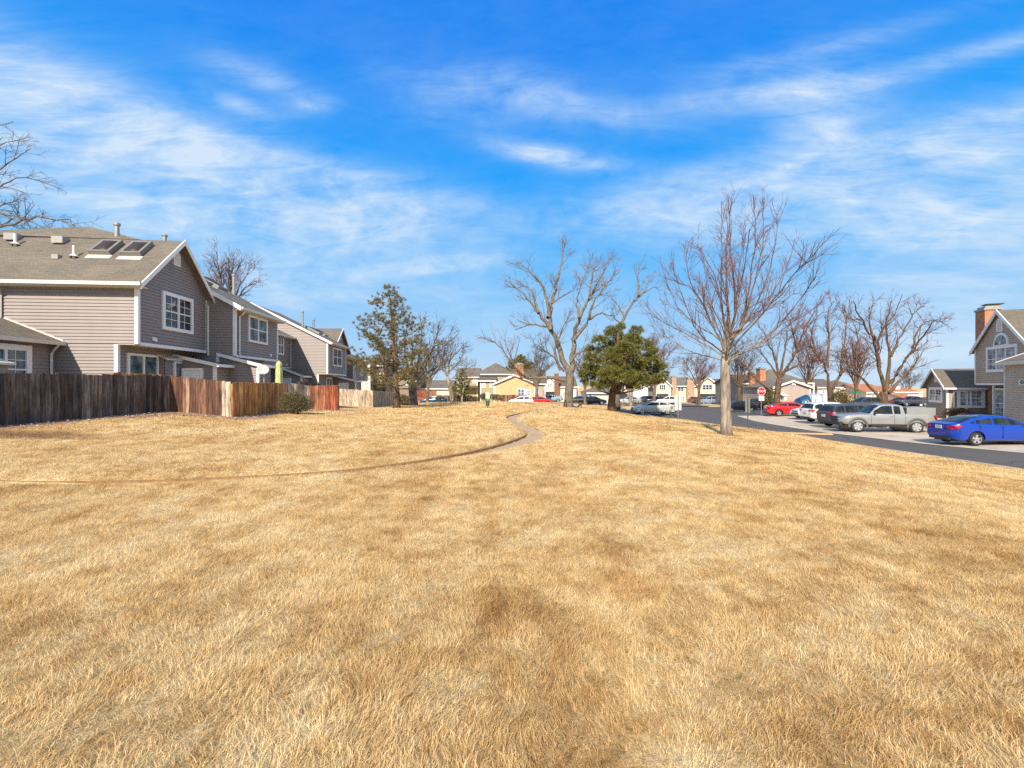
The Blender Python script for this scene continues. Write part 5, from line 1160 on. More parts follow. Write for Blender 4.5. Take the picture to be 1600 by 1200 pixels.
def small_house():
    gz = -1.1; r = RH.thing('house', 'small single storey taupe house with a front gable left of the tall tan house', 'house', -1.43, .79, gz); ze, zr = 1.55, 2.88; u0, v0, v1 = -1.43, .79, 4.49
    w = MB(); wall(w, (u0, v0), (u0, v1), gz-.3, [(0, ze), (1.85, zr), (3.7, ze)], NL, lap=.15, lip=.035); wall(w, (u0, v0), (5, v0), gz-.3, ze, NV, lap=.15, lip=.035); w.box(u0+.05, 8, v0+.05, v1, gz-.3, ze); w.build('wall', siding_mat('brown_siding', srgb(158, 138, 118)), r)
    k = (zr-ze)/1.85; rf = MB(); o = .35; rf.slab([(u0-.3, v0-o, ze-o*k), (u0-.3, v0+1.85, zr), (8, v0+1.85, zr), (8, v0-o, ze-o*k)], .1); rf.slab([(u0-.3, v0+1.85, zr), (u0-.3, v1+o, ze-o*k), (8, v1+o, ze-o*k), (8, v0+1.85, zr)], .1); rf.build('roof', ROOF, r)
    f = MB(); bar(f, (u0-.33, v0-o, ze-o*k+.04), (u0-.33, v0+1.85, zr+.04), .05, .2); bar(f, (u0-.33, v0+1.85, zr+.04), (u0-.33, v1+o, ze-o*k+.04), .05, .2); f.box(u0-.3, 5, v0-o-.1, v0-o, ze-o*k-.14, ze-o*k); f.box(u0-.035, u0+.1, v0-.04, v0+.1, gz, ze-.05); f.build('fascia', WHITE, r)
    louvre(r, (u0, v0+1.85), V_, NL, .5, 1.75, 2.45)
    va, vb = RH.V(1453, u0), RH.V(1474, u0); window(r, (u0, (va+vb)/2), V_, NL, abs(va-vb), RH.Z(628, u0, va), RH.Z(605, u0, va), trim=.2, bars=(1, 1), glass=GLASS)
    for px in (1500,): u = RH.U(px, v0); door(r, (u, v0), U_, NV, .9, gz, 1.05, name='front_door', fill=simple('brown_door', srgb(120, 100, 82), .5))
    u = RH.U(1519, v0-.3); window(r, (u, v0-.05), U_, NV, 1.7, -.3, 1.25, trim=.2, bars=(1, 1), glass=GLASSB)
small_house()

# ------------------------------------------------------------------ far houses
F0 = Frame(0, 0, 0)
def fx(px, d): return (px-800)/F*d
def fz(py, d): return CAMZ+(600-py)/F*d
def vol(r, x0, x1, y0, y1, zb, ze, zr, ridge, wm, rm, o=.4, trim=WHITE, names=('wall', 'roof')):
    w = MB(); w.box(x0, x1, y0, y1, zb, ze)
    if ridge == 'y':     # gable faces the camera
        m_ = (x0+x1)/2; w.add([(x0, y0, ze), (x1, y0, ze), (m_, y0, zr), (x0, y1, ze), (x1, y1, ze), (m_, y1, zr)], [(0, 1, 2), (3, 5, 4)])
    elif ridge == 'x':
        m_ = (y0+y1)/2; w.add([(x0, y0, ze), (x0, y1, ze), (x0, m_, zr), (x1, y0, ze), (x1, y1, ze), (x1, m_, zr)], [(0, 2, 1), (3, 4, 5)])
    w.build(names[0], wm, r); rf = MB(); f = MB()
    if ridge == 'y':
        k = (zr-ze)/(m_-x0); zl = ze-o*k
        rf.slab([(x0-o, y0-o, zl), (m_, y0-o, zr), (m_, y1, zr), (x0-o, y1, zl)], .12); rf.slab([(m_, y0-o, zr), (x1+o, y0-o, zl), (x1+o, y1, zl), (m_, y1, zr)], .12)
        bar(f, (x0-o, y0-o-.03, zl+.05), (m_, y0-o-.03, zr+.06), .06, .3); bar(f, (m_, y0-o-.03, zr+.06), (x1+o, y0-o-.03, zl+.05), .06, .3)
    elif ridge == 'x':
        k = (zr-ze)/(m_-y0); zl = ze-o*k
        rf.slab([(x0-o, y0-o, zl), (x1+o, y0-o, zl), (x1+o, m_, zr), (x0-o, m_, zr)], .12); rf.slab([(x0-o, m_, zr), (x1+o, m_, zr), (x1+o, y1+o, zl), (x0-o, y1+o, zl)], .12)
        f.box(x0-o, x1+o, y0-o-.1, y0-o, zl-.2, zl+.02)
    else:                # hip
        m_ = (y0+y1)/2; a = min((x1-x0)/2-.1, (y1-y0)/2); p = [(x0-o, y0-o, ze), (x1+o, y0-o, ze), (x1+o, y1+o, ze), (x0-o, y1+o, ze), (x0+a, m_, zr), (x1-a, m_, zr)]
        rf.add(p, [(0, 1, 5, 4), (1, 2, 5), (2, 3, 4, 5), (3, 0, 4), (3, 2, 1, 0)]); f.box(x0-o, x1+o, y0-o-.1, y0-o, ze-.2, ze+.02)
    f.box(x0-.06, x0+.14, y0-.06, y0+.1, zb, ze-.02); f.box(x1-.14, x1+.06, y0-.06, y0+.1, zb, ze-.02)
    rf.build(names[1], rm, r); f.build('trim', trim, r)
def fwin(r, px0, px1, py0, py1, d, y, glass=None, halves=2, mid=True):
    x0, x1 = fx(px0, d), fx(px1, d); window(r, ((x0+x1)/2, y), U_, NV, x1-x0, fz(py1, d), fz(py0, d), trim=.18, bars=(0, 0), glass=glass or GLASS, halves=halves, midrail=mid)
def chim(r, px0, px1, pyt, pyb, d, mat, y=None, dep=1.2):
    c = MB(); y = y or d; x0, x1 = fx(px0, d), fx(px1, d); c.box(x0, x1, y, y+dep, fz(pyb, d), fz(pyt, d)); ch = c.build('chimney', mat, r)
    c = MB(); c.box(x0-.1, x1+.1, y-.1, y+dep+.1, fz(pyt, d), fz(pyt, d)+.18); c.box(x0+.25, x1-.25, y+.3, y+dep-.3, fz(pyt, d)+.18, fz(pyt, d)+.4); c.build('chimney_cap', METAL, ch)
OLIVE = siding_mat('olive_siding', srgb(166, 152, 116)); TANW = siding_mat('golden_tan_siding', srgb(204, 176, 128)); PINKW = siding_mat('pinkish_grey_siding', srgb(176, 160, 148)); CRW = siding_mat('cream_siding', srgb(214, 200, 176)); WHW = siding_mat('white_siding', srgb(222, 216, 204))
GREYW = siding_mat('slate_siding', srgb(120, 116, 114)); ROOFO = shingle_mat('orange_brown_shingles', srgb(172, 116, 80)); ROOFD = shingle_mat('dark_shingles', srgb(104, 92, 80))
# tan house at the end of the row (left of the bare trees)
r = thing('house', 'pale tan two storey house with a dark balcony beyond the grey row', 'house', (-24, 77, -1.6), off=(-24, 77, -1.6))
vol(r, fx(566, 77)-2, fx(578, 77), 77, 86, -2, fz(563, 77), fz(556, 77), 'hip', CRW, ROOFD)
vol(r, fx(578, 82)+.02, fx(607, 82), 79, 88, -2, fz(572, 82), fz(556, 82), 'hip', siding_mat('mushroom_siding', srgb(140, 124, 106)), ROOF, names=('side_wall', 'side_roof'))
fwin(r, 583, 588, 583, 590, 79, 79, halves=1); fwin(r, 593, 598, 583, 590, 79, 79, halves=1)
b_ = MB(); b_.box(fx(579, 78), fx(594, 78), 77.2, 78.98, fz(600, 78)-.1, fz(600, 78)+.1); b_.build('balcony', DARK, r)
# olive house group
r = thing('house', 'olive and tan house with a big brown roof and orange brick chimney', 'house', (-3, 92, -2.2), off=(-3, 92, -2.2)); zb = -2.6
vol(r, fx(773, 90), fx(836, 90), 90, 100, zb, fz(598.5, 90), fz(585.5, 90), 'y', TANW, ROOFD, names=('garage_wall', 'garage_roof'))
vol(r, fx(751, 92), fx(773, 92)-.02, 91.3, 99, zb, fz(594, 92), fz(588, 92), 'x', OLIVE, ROOFD, names=('side_wall', 'side_roof'))
vol(r, fx(745, 97), fx(800, 97), 99.1, 112, zb, fz(584.5, 99), fz(566.5, 104), 'hip', OLIVE, ROOF)
vol(r, fx(714, 97), fx(746, 97), 97, 108, zb, fz(588, 97), fz(575, 102), 'x', OLIVE, ROOF, names=('wing_wall', 'wing_roof'))
vol(r, fx(800, 101)+.1, fx(852, 101), 101, 112, zb, fz(598, 101), fz(577, 106), 'x', PINKW, ROOFD, names=('rear_wall', 'rear_roof'))
chim(r, 805.5, 818, 570, 592, 98, BRICK_OR, 97.5, 1.6)
b_ = MB(); b_.obox((fx(797, 90), 89.9), U_, NV, .35, .06, fz(590.5, 90), fz(587, 90)); b_.build('gable_vent', WHITE, r)
fwin(r, 808, 820, 607, 619, 90, 90, GLASST); fwin(r, 821, 829, 609, 619, 90, 90, GLASSB)
fwin(r, 753, 759, 599, 606, 91.3, 91.3); fwin(r, 765, 771.5, 597, 606, 91.3, 91.3); fwin(r, 739, 744, 590, 599, 97, 97); fwin(r, 716, 721, 591, 599, 97, 97); fwin(r, 726, 731, 607, 615, 97, 97, GLASSB)
b_ = MB(); b_.slab([(fx(718, 95), 95, fz(604, 95)), (fx(747, 95), 95, fz(604, 95)), (fx(747, 97), 96.98, fz(602.5, 97)), (fx(718, 97), 96.98, fz(602.5, 97))], .2); b_.build('porch_roof', ROOFD, r)
# white gabled house with brick chimney
r = thing('house', 'white gabled house with a brown brick chimney left of the old tree trunk', 'house', (9, 118, -2.8), off=(9, 118, -2.8))
vol(r, fx(847, 116), fx(869, 116), 116, 128, -3, fz(597, 116), fz(588, 116), 'y', WHW, ROOFD); vol(r, fx(869, 118)+.02, fx(900, 118), 118, 128, -3, fz(603, 118), fz(588, 123), 'x', WHW, ROOFD, names=('wing_wall', 'wing_roof'))
chim(r, 866, 872.5, 584, 628, 116, BRICK_BR, 115.2, .75); fwin(r, 855, 862, 599, 606, 116, 116, GLASSB); fwin(r, 879, 884, 612, 620, 118, 118)
b_ = MB(); b_.box(fx(848, 116), fx(866, 116), 115.94, 115.99, fz(622, 116), fz(612, 116)); b_.build('garage_opening', DARK, r)
# white garage
r = thing('garage', 'low white garage with wide pale doors between the old tree and the dense pine', 'garage', (15, 84, -1.9), off=(15, 84, -1.9)); zg = fz(630, 84)
vol(r, fx(919, 84), fx(958, 84), 84, 93, zg-.3, fz(613.5, 84), fz(604.5, 88.5), 'hip', WHW, ROOF2)
b_ = MB(); x0, x1 = fx(926, 84), fx(955.5, 84)
for i in range(4): b_.box(x0, x1, 83.93, 83.99, zg+.05+i*.42, zg+.05+i*.42+.40)
b_.build('garage_door', simple('garage_door_paint', srgb(214, 208, 190), .5), r); b_ = MB(); b_.box(x0-.25, x0, 83.88, 84, zg, zg+1.9); b_.box(x1, x1+.25, 83.88, 84, zg, zg+1.9); b_.box(x0-.25, x1+.25, 83.88, 84, zg+1.73, zg+1.95); b_.build('door_frame', WHITE, r)
b_ = MB(); b_.obox((fx(922.5, 84), 83.9), U_, NV, .12, .06, fz(620, 84), fz(618, 84)); b_.build('wall_lamp', DARK, r)
# townhouses behind the dense pine to the road
def towngable(px0, px1, d, label, wm, grp='cream townhouses at the far end of the road', py_e=598, py_r=588, win=True, gar=True):
    x0, x1 = fx(px0, d), fx(px1, d); z0 = h((x0+x1)/2, d)-.2; r = thing('townhouse', label, 'townhouse', ((x0+x1)/2, d, z0), 0, grp, ((x0+x1)/2, d, z0))
    vol(r, x0, x1, d, d+11, z0-.4, fz(py_e, d), fz(py_r, d), 'y', wm, ROOF2); c = (px0+px1)/2
    if win: fwin(r, c-(px1-px0)*.22, c+(px1-px0)*.22, 600.5, 610, d, d, GLASS, 3)
    if gar: b_ = MB(); b_.box(x0+.6, x1-.6, d-.05, d-.005, z0, z0+2.2); b_.build('garage_opening', DARK, r)
    return r
towngable(870+8, 903, 122, 'small cream gable behind the old tree trunk', CRW, py_e=604, py_r=597)
towngable(955, 985, 118, 'cream gabled townhouse behind the dense pine trunk', CRW, py_e=604, py_r=595)
towngable(990, 1012, 112, 'white gabled townhouse with double windows left of the silver sedan', WHW, py_e=603, py_r=595, gar=False)
towngable(1022, 1048, 112, 'cream gabled townhouse above the silver sedan with a dark garage opening', CRW, py_e=602, py_r=590)
r = thing('townhouse', 'flat fronted cream townhouse between two brick chimney stacks', 'townhouse', (fx(1064, 113), 113, -2.9), 0, 'cream townhouses at the far end of the road', (fx(1064, 113), 113, -2.9))
vol(r, fx(1048, 113), fx(1086, 113), 113, 124, -3.4, fz(602, 113), fz(589.5, 118), 'x', CRW, ROOF2); chim(r, 1048, 1055, 589, 632, 113, brick_mat('pale_brick', srgb(176, 146, 118), srgb(160, 130, 104), srgb(190, 170, 150)), 112.2, .78); chim(r, 1072, 1083, 592, 632, 113, brick_mat('pale_brick', 0, 0, 0), 112.2, .78)
fwin(r, 1058, 1069, 604, 612, 113, 113); fwin(r, 1063, 1070, 618, 628, 113, 113, GLASSB)
towngable(1086, 1124, 113, 'wide cream gabled townhouse beyond the pale blue wagon', CRW, py_e=602, py_r=589)
r = thing('townhouse', 'brown roofed cream townhouse seen through the bare tree beyond the black sedan', 'townhouse', (fx(1140, 116), 116, -3), 0, 'cream townhouses at the far end of the road', (fx(1140, 116), 116, -3))
vol(r, fx(1126, 116), fx(1160, 116), 116, 127, -3.4, fz(606, 116), fz(592, 121), 'x', PINKW, ROOFD); fwin(r, 1132, 1138, 610, 618, 116, 116)
# house behind the stop sign
r = thing('house', 'brick chimneyed two storey house with a tall dark bay behind the stop sign', 'house', (fx(1190, 86), 86, -2.3), off=(fx(1190, 86), 86, -2.3))
vol(r, fx(1162, 86), fx(1205, 86), 86, 98, -2.9, fz(598, 86), fz(585, 92), 'x', GREYW, ROOFD); vol(r, fx(1205, 88)+.02, fx(1275, 88), 90, 102, -2.9, fz(598, 90), fz(577, 96), 'hip', PINKW, ROOF, names=('rear_wall', 'rear_roof'))
chim(r, 1168, 1175, 584, 612, 86, BRICK_OR, 85, 1.0); chim(r, 1181, 1190, 577, 610, 88, BRICK_OR, 86.5, 1.4); fwin(r, 1168, 1178, 600, 616, 86, 86, GLASST, 2)
r = thing('house', 'pink grey single storey gable house with white corner boards behind the red sedan', 'house', (fx(1238, 76), 76, -2.2), off=(fx(1238, 76), 76, -2.2))
vol(r, fx(1209, 76), fx(1266, 76), 76, 86, -2.8, fz(604, 76), fz(594.5, 76), 'y', PINKW, ROOF2); b_ = MB(); b_.obox((fx(1239.5, 76), 75.9), U_, NV, .32, .06, fz(602, 76), fz(598, 76)); b_.build('gable_vent', WHITE, r)
b_ = MB(); b_.box(fx(1270, 76), fx(1272, 76), 75.9, 76.1, -2.4, fz(598, 76)); b_.box(fx(1262, 76), fx(1272, 76), 75.95, 76.05, fz(600, 76), fz(598, 76)); b_.build('side_frame', WHITE, r)
b_ = MB(); b_.box(fx(1222, 76), fx(1225, 76), 75.3, 75.95, -2.6, fz(616, 76)); b_.slab([(fx(1218, 76), 75.1, fz(617, 76)), (fx(1227, 76), 75.1, fz(617, 76)), (fx(1227, 76), 75.98, fz(615.5, 76)), (fx(1218, 76), 75.98, fz(615.5, 76))], .12); b_.build('porch', WHITE, r)
# houses glimpsed through the parking lot trees
for (a, c_, d, e_, rr2, wm, rm, rd, lab) in ((1278, 1312, 92, 604, 592, CRW, ROOFD, 'x', 'cream house with a dark brown roof behind the twin stemmed tree'), (1314, 1352, 96, 607, 594, TANW, ROOF, 'hip', 'tan house behind the street name sign'), (1354, 1392, 90, 612, 600, WHW, ROOFO, 'x', 'white house glimpsed behind the crooked tree trunk')):
    x0, x1 = fx(a, d), fx(c_, d); z0 = h((x0+x1)/2, d); r = thing('house', lab, 'house', ((x0+x1)/2, d, z0), 0, None, ((x0+x1)/2, d, z0)); vol(r, x0, x1, d, d+11, z0-.5, fz(e_, d), fz(rr2, d+5), rd, wm, rm); fwin(r, a+6, a+13, e_+4, e_+12, d, d); fwin(r, c_-13, c_-6, e_+4, e_+12, d, d, GLASSB)
d = 88; z0 = h(fx(1420, d), d); r = thing('house', 'white house with orange brown roof and white chimney left of the small taupe house', 'house', (fx(1420, d), d, z0), off=(fx(1420, d), d, z0))
vol(r, fx(1393, d), fx(1450, d), d+2, d+13, z0-.5, fz(612, d), fz(603, d+6), 'x', WHW, ROOFO); vol(r, fx(1385, d), fx(1415, d), d-4, d+2, z0-.5, fz(621, d-4), fz(615, d-1), 'x', WHW, ROOFO, names=('wing_wall', 'wing_roof'))
chim(r, 1427, 1434, 603, 616, d, WHW, d+4, 1.2); fwin(r, 1424, 1430, 618, 625, d+2, d+2); fwin(r, 1433, 1440, 618, 625, d+2, d+2, GLASST); b_ = MB(); b_.box(fx(1390, d), fx(1412, d), d-4.06, d-4.01, z0, z0+2.0); b_.build('garage_door', WHITE, r)
d = 100; z0 = h(fx(690, d), d); r = thing('house', 'pale house with a grey roof glimpsed between bare trees left of the olive house', 'house', (fx(675, d), d, z0), off=(fx(675, d), d, z0)); vol(r, fx(655, d), fx(704, d), d, d+11, z0-.5, fz(606, d), fz(594, d+5), 'x', CRW, ROOF2); fwin(r, 662, 668, 609, 616, d, d)
d = 96; z0 = h(fx(622, d), d); r = thing('house', 'mushroom brown house behind the tall thin pine', 'house', (fx(620, d), d, z0), off=(fx(620, d), d, z0)); vol(r, fx(604, d), fx(650, d), d, d+11, z0-.5, fz(588, d), fz(574, d+5), 'x', siding_mat('mushroom_siding', 0), ROOF); fwin(r, 612, 618, 594, 602, d, d); fwin(r, 634, 640, 594, 602, d, d)
# far board fences
def ffence(a, c_, d, label, cols, nm, hgt, group='rust brown board fences beyond the lawn', horiz=False):
    x0, x1 = fx(a, d), fx(c_, d); fence((x0, d), (x1, d), label, cols, nm, hgt=hgt, bw=.2, side=1, posts=3, group=group, horiz=horiz, z0=h(x0, d)-.1, z1=h(x1, d)-.1)
ffence(648, 682, 86, 'tall rust red horizontal board fence behind the blue hatchback', G_RED, 'red_boards', 2.6, horiz=True)
ffence(682, 712, 84, 'rust brown board fence behind the leaning pale trunked tree', G_BR, 'brown_boards', 1.7)
ffence(712, 738, 86, 'dark brown board fence below the olive house gable', G_DK, 'dark_boards', 1.7)
ffence(782, 815, 88, 'reddish brown board fence behind the white hatchback', G_BR, 'brown_boards', 1.8)
ffence(1218, 1246, 72, 'bright orange board fence behind the red sedan', G_OR, 'orange_boards', 1.3)

# ------------------------------------------------------------------ cars
CG = glass_mat('car_glass', (.010, .014, .015), (.03, .04, .042), .05); CG.node_tree.nodes['Principled BSDF'].inputs['Specular IOR Level'].default_value = .22; TYRE = simple('tyre_rubber', (.02, .02, .021), .8)
RIM = simple('alloy_rim', (.55, .55, .56), .3, .75, var=.05); LAMP_R = simple('red_lamp', (.45, .01, .015), .2, var=.05); LAMP_C = simple('clear_lamp', (.6, .62, .65), .12, .3); PLATE = simple('plate_white', (.5, .5, .46), .5); CHROME = simple('chrome', (.6, .6, .62), .15, .9)
KIND = {  # length, half width, sill z, wheel r, front/rear axle x, lower top line (x,z), roof line (x,z), glass cut
 'sedan': dict(L=4.63, w=.90, zs=.24, r=.325, ax=(1.42, -1.28), top=[(-2.31, .72), (-2.27, .98), (-2.0, 1.06), (-1.5, 1.05), (.0, .98), (1.0, .99), (1.5, .93), (2.0, .82), (2.25, .68), (2.31, .55)], roof=[(-1.98, 1.05), (-1.3, 1.30), (-.75, 1.40), (-.1, 1.44), (.35, 1.41), (.75, 1.26), (1.28, .98)], pil=(-.45, -1.28)),
 'hatch': dict(L=4.4, w=.9, zs=.25, r=.33, ax=(1.35, -1.3), top=[(-2.2, .7), (-2.18, 1.0), (-2.0, 1.06), (-1.5, 1.05), (0, 1.0), (1.0, 1.0), (1.5, .94), (1.95, .82), (2.15, .68), (2.2, .55)], roof=[(-2.12, 1.03), (-1.75, 1.36), (-1.3, 1.48), (-.4, 1.53), (.2, 1.49), (.65, 1.32), (1.25, 1.0)], pil=(-.5, -1.4)),
 'suv': dict(L=4.7, w=.94, zs=.34, r=.36, ax=(1.4, -1.35), top=[(-2.35, .6), (-2.33, 1.05), (-2.2, 1.14), (-1.5, 1.14), (0, 1.09), (.95, 1.1), (1.6, 1.05), (2.1, .95), (2.32, .78), (2.35, .6)], roof=[(-2.27, 1.12), (-2.0, 1.58), (-1.7, 1.66), (-.6, 1.70), (.05, 1.67), (.5, 1.48), (1.1, 1.09)], pil=(-.35, -1.35)),
 'pickup': dict(L=5.4, w=.95, zs=.48, r=.385, ax=(1.72, -1.52), top=[(-2.7, .62), (-2.68, 1.12), (-2.55, 1.19), (-.95, 1.19), (-.9, 1.16), (.95, 1.14), (1.6, 1.13), (2.2, 1.07), (2.5, .98), (2.66, .8), (2.7, .6)], roof=[(-.93, 1.16), (-.86, 1.70), (-.6, 1.77), (.05, 1.79), (.35, 1.75), (.7, 1.50), (1.08, 1.14)], pil=(-.28, -.72)),
}
def car(kind, label, cat, x, y, head, paintm, z=None, group=None, detail=2, name='parked_car', rim=None, facing_mat=None):
    K = KIND[kind]; L, w, zs, r = K['L'], K['w'], K['zs'], K['r']; z = h(x, y)-.085 if z is None else z
    t = thing(name, label, cat, (x, y, z), R(head), group)
    tx, tz = [p[0] for p in K['top']], [p[1] for p in K['top']]; topz = lambda q: float(np.interp(q, tx, tz))
    xs_ = sorted(set(list(np.linspace(-L/2, L/2, 33))+tx)); n = len(xs_); mb = MB(); rings = []
    for q in xs_:
        e = (abs(q)/(L/2)); k = 1-.24*max(0, (e-.80)/.2)**2.0; zt = topz(q); zb = zs+(.14*max(0, (e-.86)/.14)); ww = w*k
        cab = 1.0
        R_ = [(ww*.86, zb), (ww*.96, zb+.07), (ww*.99, zb+(zt-zb)*.35), (ww, zb+(zt-zb)*.62), (ww*.985, zb+(zt-zb)*.86), (ww*.945, zt-.015), (ww*.82, zt+.015), (ww*.45, zt+.03)]
        ring = [(q, a, c) for a, c in R_]+[(q, 0, zt+.035)]+[(q, -a, c) for a, c in R_[::-1]]+[(q, 0, zb)]
        rings.append(ring)
    m_ = len(rings[0])
    for rg_ in rings: mb.v.extend(rg_)
    for i in range(n-1):
        for j in range(m_): mb.f.append((i*m_+j, (i+1)*m_+j, (i+1)*m_+(j+1) % m_, i*m_+(j+1) % m_))
    mb.f.append(tuple(range(m_-1, -1, -1)))[0] if False else mb.f.append(tuple(range(m_))); mb.f.append(tuple((n-1)*m_+j for j in range(m_-1, -1, -1)))
    body = mb.build('body', paintm, t, smooth=True)
    # wheel arches (and the pickup bed) are cut out
    cuts = MB()
    for a in K['ax']:
        for s_ in (-1, 1):
            ra = r+.075; y0, y1 = s_*(w-.32), s_*(w+.3); k = 24; base = len(cuts.v)
            for yy_ in (y0, y1):
                for j in range(k): g = 2*math.pi*j/k; cuts.v.append((a+ra*math.cos(g), yy_, r+ra*math.sin(g)))
            for j in range(k): cuts.f.append((base+j, base+(j+1) % k, base+k+(j+1) % k, base+k+j))
            cuts.f.append(tuple(base+j for j in range(k-1, -1, -1))); cuts.f.append(tuple(base+k+j for j in range(k)))
    if kind == 'pickup': cuts.box(-2.58, -1.02, -w+.12, w-.12, .75, 1.6)
    co = cuts.build('cut', None); 
    md = body.modifiers.new('b', 'BOOLEAN'); md.operation = 'DIFFERENCE'; md.solver = 'EXACT'; md.object = co; co.parent = t
    dg = bpy.context.evaluated_depsgraph_get(); dg.update(); me = bpy.data.meshes.new_from_object(body.evaluated_get(dg)); body.modifiers.clear(); body.data = me; bpy.data.objects.remove(co)
    for p_ in me.polygons: p_.use_smooth = True
    try: me.set_sharp_from_angle(angle=R(35))
    except Exception: pass
    # inner dark underbody
    u = MB(); u.box(-L/2+.25, L/2-.25, -w+.34, w-.34, zs-.06, .6); u.build('underbody', DARK, t)
    # greenhouse
    rx, rz = [p[0] for p in K['roof']], [p[1] for p in K['roof']]; N = 22; gx = sorted(set(list(np.linspace(rx[0], rx[-1], N))+rx)); g = MB(); rr2 = []
    def gh(q):
        zr_ = float(np.interp(q, rx, rz)); zb_ = min(topz(q), zr_)-.03; f = min(1, max(0, (zr_-zb_)/.42)); return zb_, zr_, w*.93, w*(.93-.20*f)
    for q in gx:
        zb_, zr_, wb, wr = gh(q); rr2.append([(q, wb, zb_), (q, wr, zr_-.045), (q, wr*.86, zr_), (q, wr*.4, zr_+.02), (q, -wr*.4, zr_+.02), (q, -wr*.86, zr_), (q, -wr, zr_-.045), (q, -wb, zb_)])
    for a in rr2: g.v.extend(a)
    for i in range(len(gx)-1):
        for j in range(7): g.f.append((i*8+j, (i+1)*8+j, (i+1)*8+j+1, i*8+j+1))
    g.f.append(tuple(range(8))); g.f.append(tuple((len(gx)-1)*8+j for j in range(7, -1, -1)))
    cabn = g.build('cabin', paintm, t, smooth=True)
    try: cabn.data.set_sharp_from_angle(angle=R(38))
    except Exception: pass
    # side glass: between belt and roof edge
    peak = rx[int(np.argmax(rz))]
    def side_pt(q, f, s_, off=.012):
        zb_, zr_, wb, wr = gh(q); zt_ = zr_-.045; return (q, s_*(wb+(wr-wb)*f+off), zb_+(zt_-zb_)*f)
    x_r, x_f = rx[0], rx[-1]; segs = []
    p1, p2 = K['pil']; lim = [x_f-.22, p1+.04, p1-.04, p2+.04]
    segs = [(x_f-.28, p1+.045), (p1-.045, p2+.04)]
    if kind in ('suv', 'hatch'): segs.append((p2-.06, x_r+.2))
    if kind == 'sedan': segs.append((p2-.05, x_r+.42))
    for s_ in (-1, 1):
        for (a, c_) in segs:
            wn = MB(); kx = 8
            for i in range(kx+1):
                q = a+(c_-a)*i/kx; zb_, zr_, wb, wr = gh(q); hh = zr_-.045-zb_
                lo = min(.9, .07/max(hh, .05)); hi = max(lo+.01, 1-.05/max(hh, .05))
                if hh < .16: lo, hi = .45, .5
                wn.v.append(side_pt(q, lo, s_)); wn.v.append(side_pt(q, hi, s_))
            for i in range(kx): wn.f.append((i*2, i*2+2, i*2+3, i*2+1))
            wn.build('side_window', CG, t)
    # windscreen / rear window
    def screen(xa, xb, nm):
        s = MB(); k = 6
        for i in range(k+1):
            q = xa+(xb-xa)*i/k; zb_, zr_, wb, wr = gh(q); nx_ = .012 if xb > 0 else -.012
            ins = .07
            for f in (-1, -.8, -.4, .4, .8, 1):
                yy_ = (wr-ins)*f; zz_ = zr_+.02 if abs(f) <= .4 else (zr_+.004 if abs(f) <= .8 else zr_-.03)
                s.v.append((q+nx_, yy_, zz_+.012))
        for i in range(k):
            for j in range(5): s.f.append((i*6+j, (i+1)*6+j, (i+1)*6+j+1, i*6+j+1))
        s.build(nm, CG, t, smooth=True)
    if kind == 'sedan': screen(1.22, .44, 'windscreen'); screen(-1.85, -.85, 'rear_window')
    elif kind == 'hatch': screen(1.18, .28, 'windscreen'); screen(-2.10, -1.78, 'rear_window')
    elif kind == 'suv': screen(1.04, .14, 'windscreen'); screen(-2.24, -2.03, 'rear_window')
    else: screen(1.02, .42, 'windscreen'); screen(-.925, -.87, 'rear_window')
    # wheels
    for a in K['ax']:
        for s_ in (-1, 1):
            wt = MB(); yo = s_*(w-.025); wi = -s_*.22
            wt.lathe([(r*.66, wi*0), (r*.68, s_*.012), (r*.93, s_*.008), (r, -s_*.03), (r, wi+s_*.03), (r*.93, wi), (.05, wi)], 28, (a, yo, r), 'y'); wh = wt.build('wheel', TYRE, t, smooth=True)
            rm_ = MB(); rm_.lathe([(r*.70, s_*.006), (r*.62, s_*.004), (r*.60, -s_*.05)], 28, (a, yo, r), 'y')
            ns = 5 if kind != 'pickup' else 6
            for i in range(ns):
                g_ = 2*math.pi*i/ns+.3; c1_, s1_ = math.cos(g_), math.sin(g_); hw = .055 if kind != 'pickup' else .075
                q = [(.05, -hw*.8), (r*.62, -hw), (r*.62, hw), (.05, hw*.8)]
                rm_.add([(a+c1_*A_-s1_*B_, yo+s_*o_, r+s1_*A_+c1_*B_) for o_ in (.0, -.03) for A_, B_ in q], [(0, 1, 2, 3), (0, 4, 5, 1), (2, 6, 7, 3), (1, 5, 6, 2)])
            rm_.lathe([(.0, s_*.012), (.07, s_*.01), (.075, -s_*.02)], 14, (a, yo, r), 'y'); rm_.build('rim', rim or RIM, wh)
            dk = MB(); dk.lathe([(.0, -s_*.055), (r*.6, -s_*.055)], 24, (a, yo, r), 'y'); dk.build('brake', DARK, wh)
    # lamps, plates, mirrors, trim
    zt = topz(L/2-.2); hl = MB()
    for s_ in (-1, 1):
        e = MB(); f = L/2; z0_ = topz(f-.12)*.86 if kind != 'pickup' else .88
        e.add([(f-.50, s_*(w*.975), z0_+.06), (f-.16, s_*(w*.80), z0_+.0), (f-.03, s_*w*.50, z0_-.02), (f-.03, s_*w*.50, z0_-.10), (f-.15, s_*(w*.83), z0_-.13), (f-.42, s_*(w*.985), z0_-.02)], [(0, 1, 2, 3, 4, 5)])
        n_ = len(e.v); e.v += [(a+.02, b*1.03, c_) for a, b, c_ in e.v]; e.f.append(tuple(range(n_, 2*n_))); e.f += [(i, (i+1) % n_, (i+1) % n_+n_, i+n_) for i in range(n_)]
        e.build('headlight', LAMP_C, t)
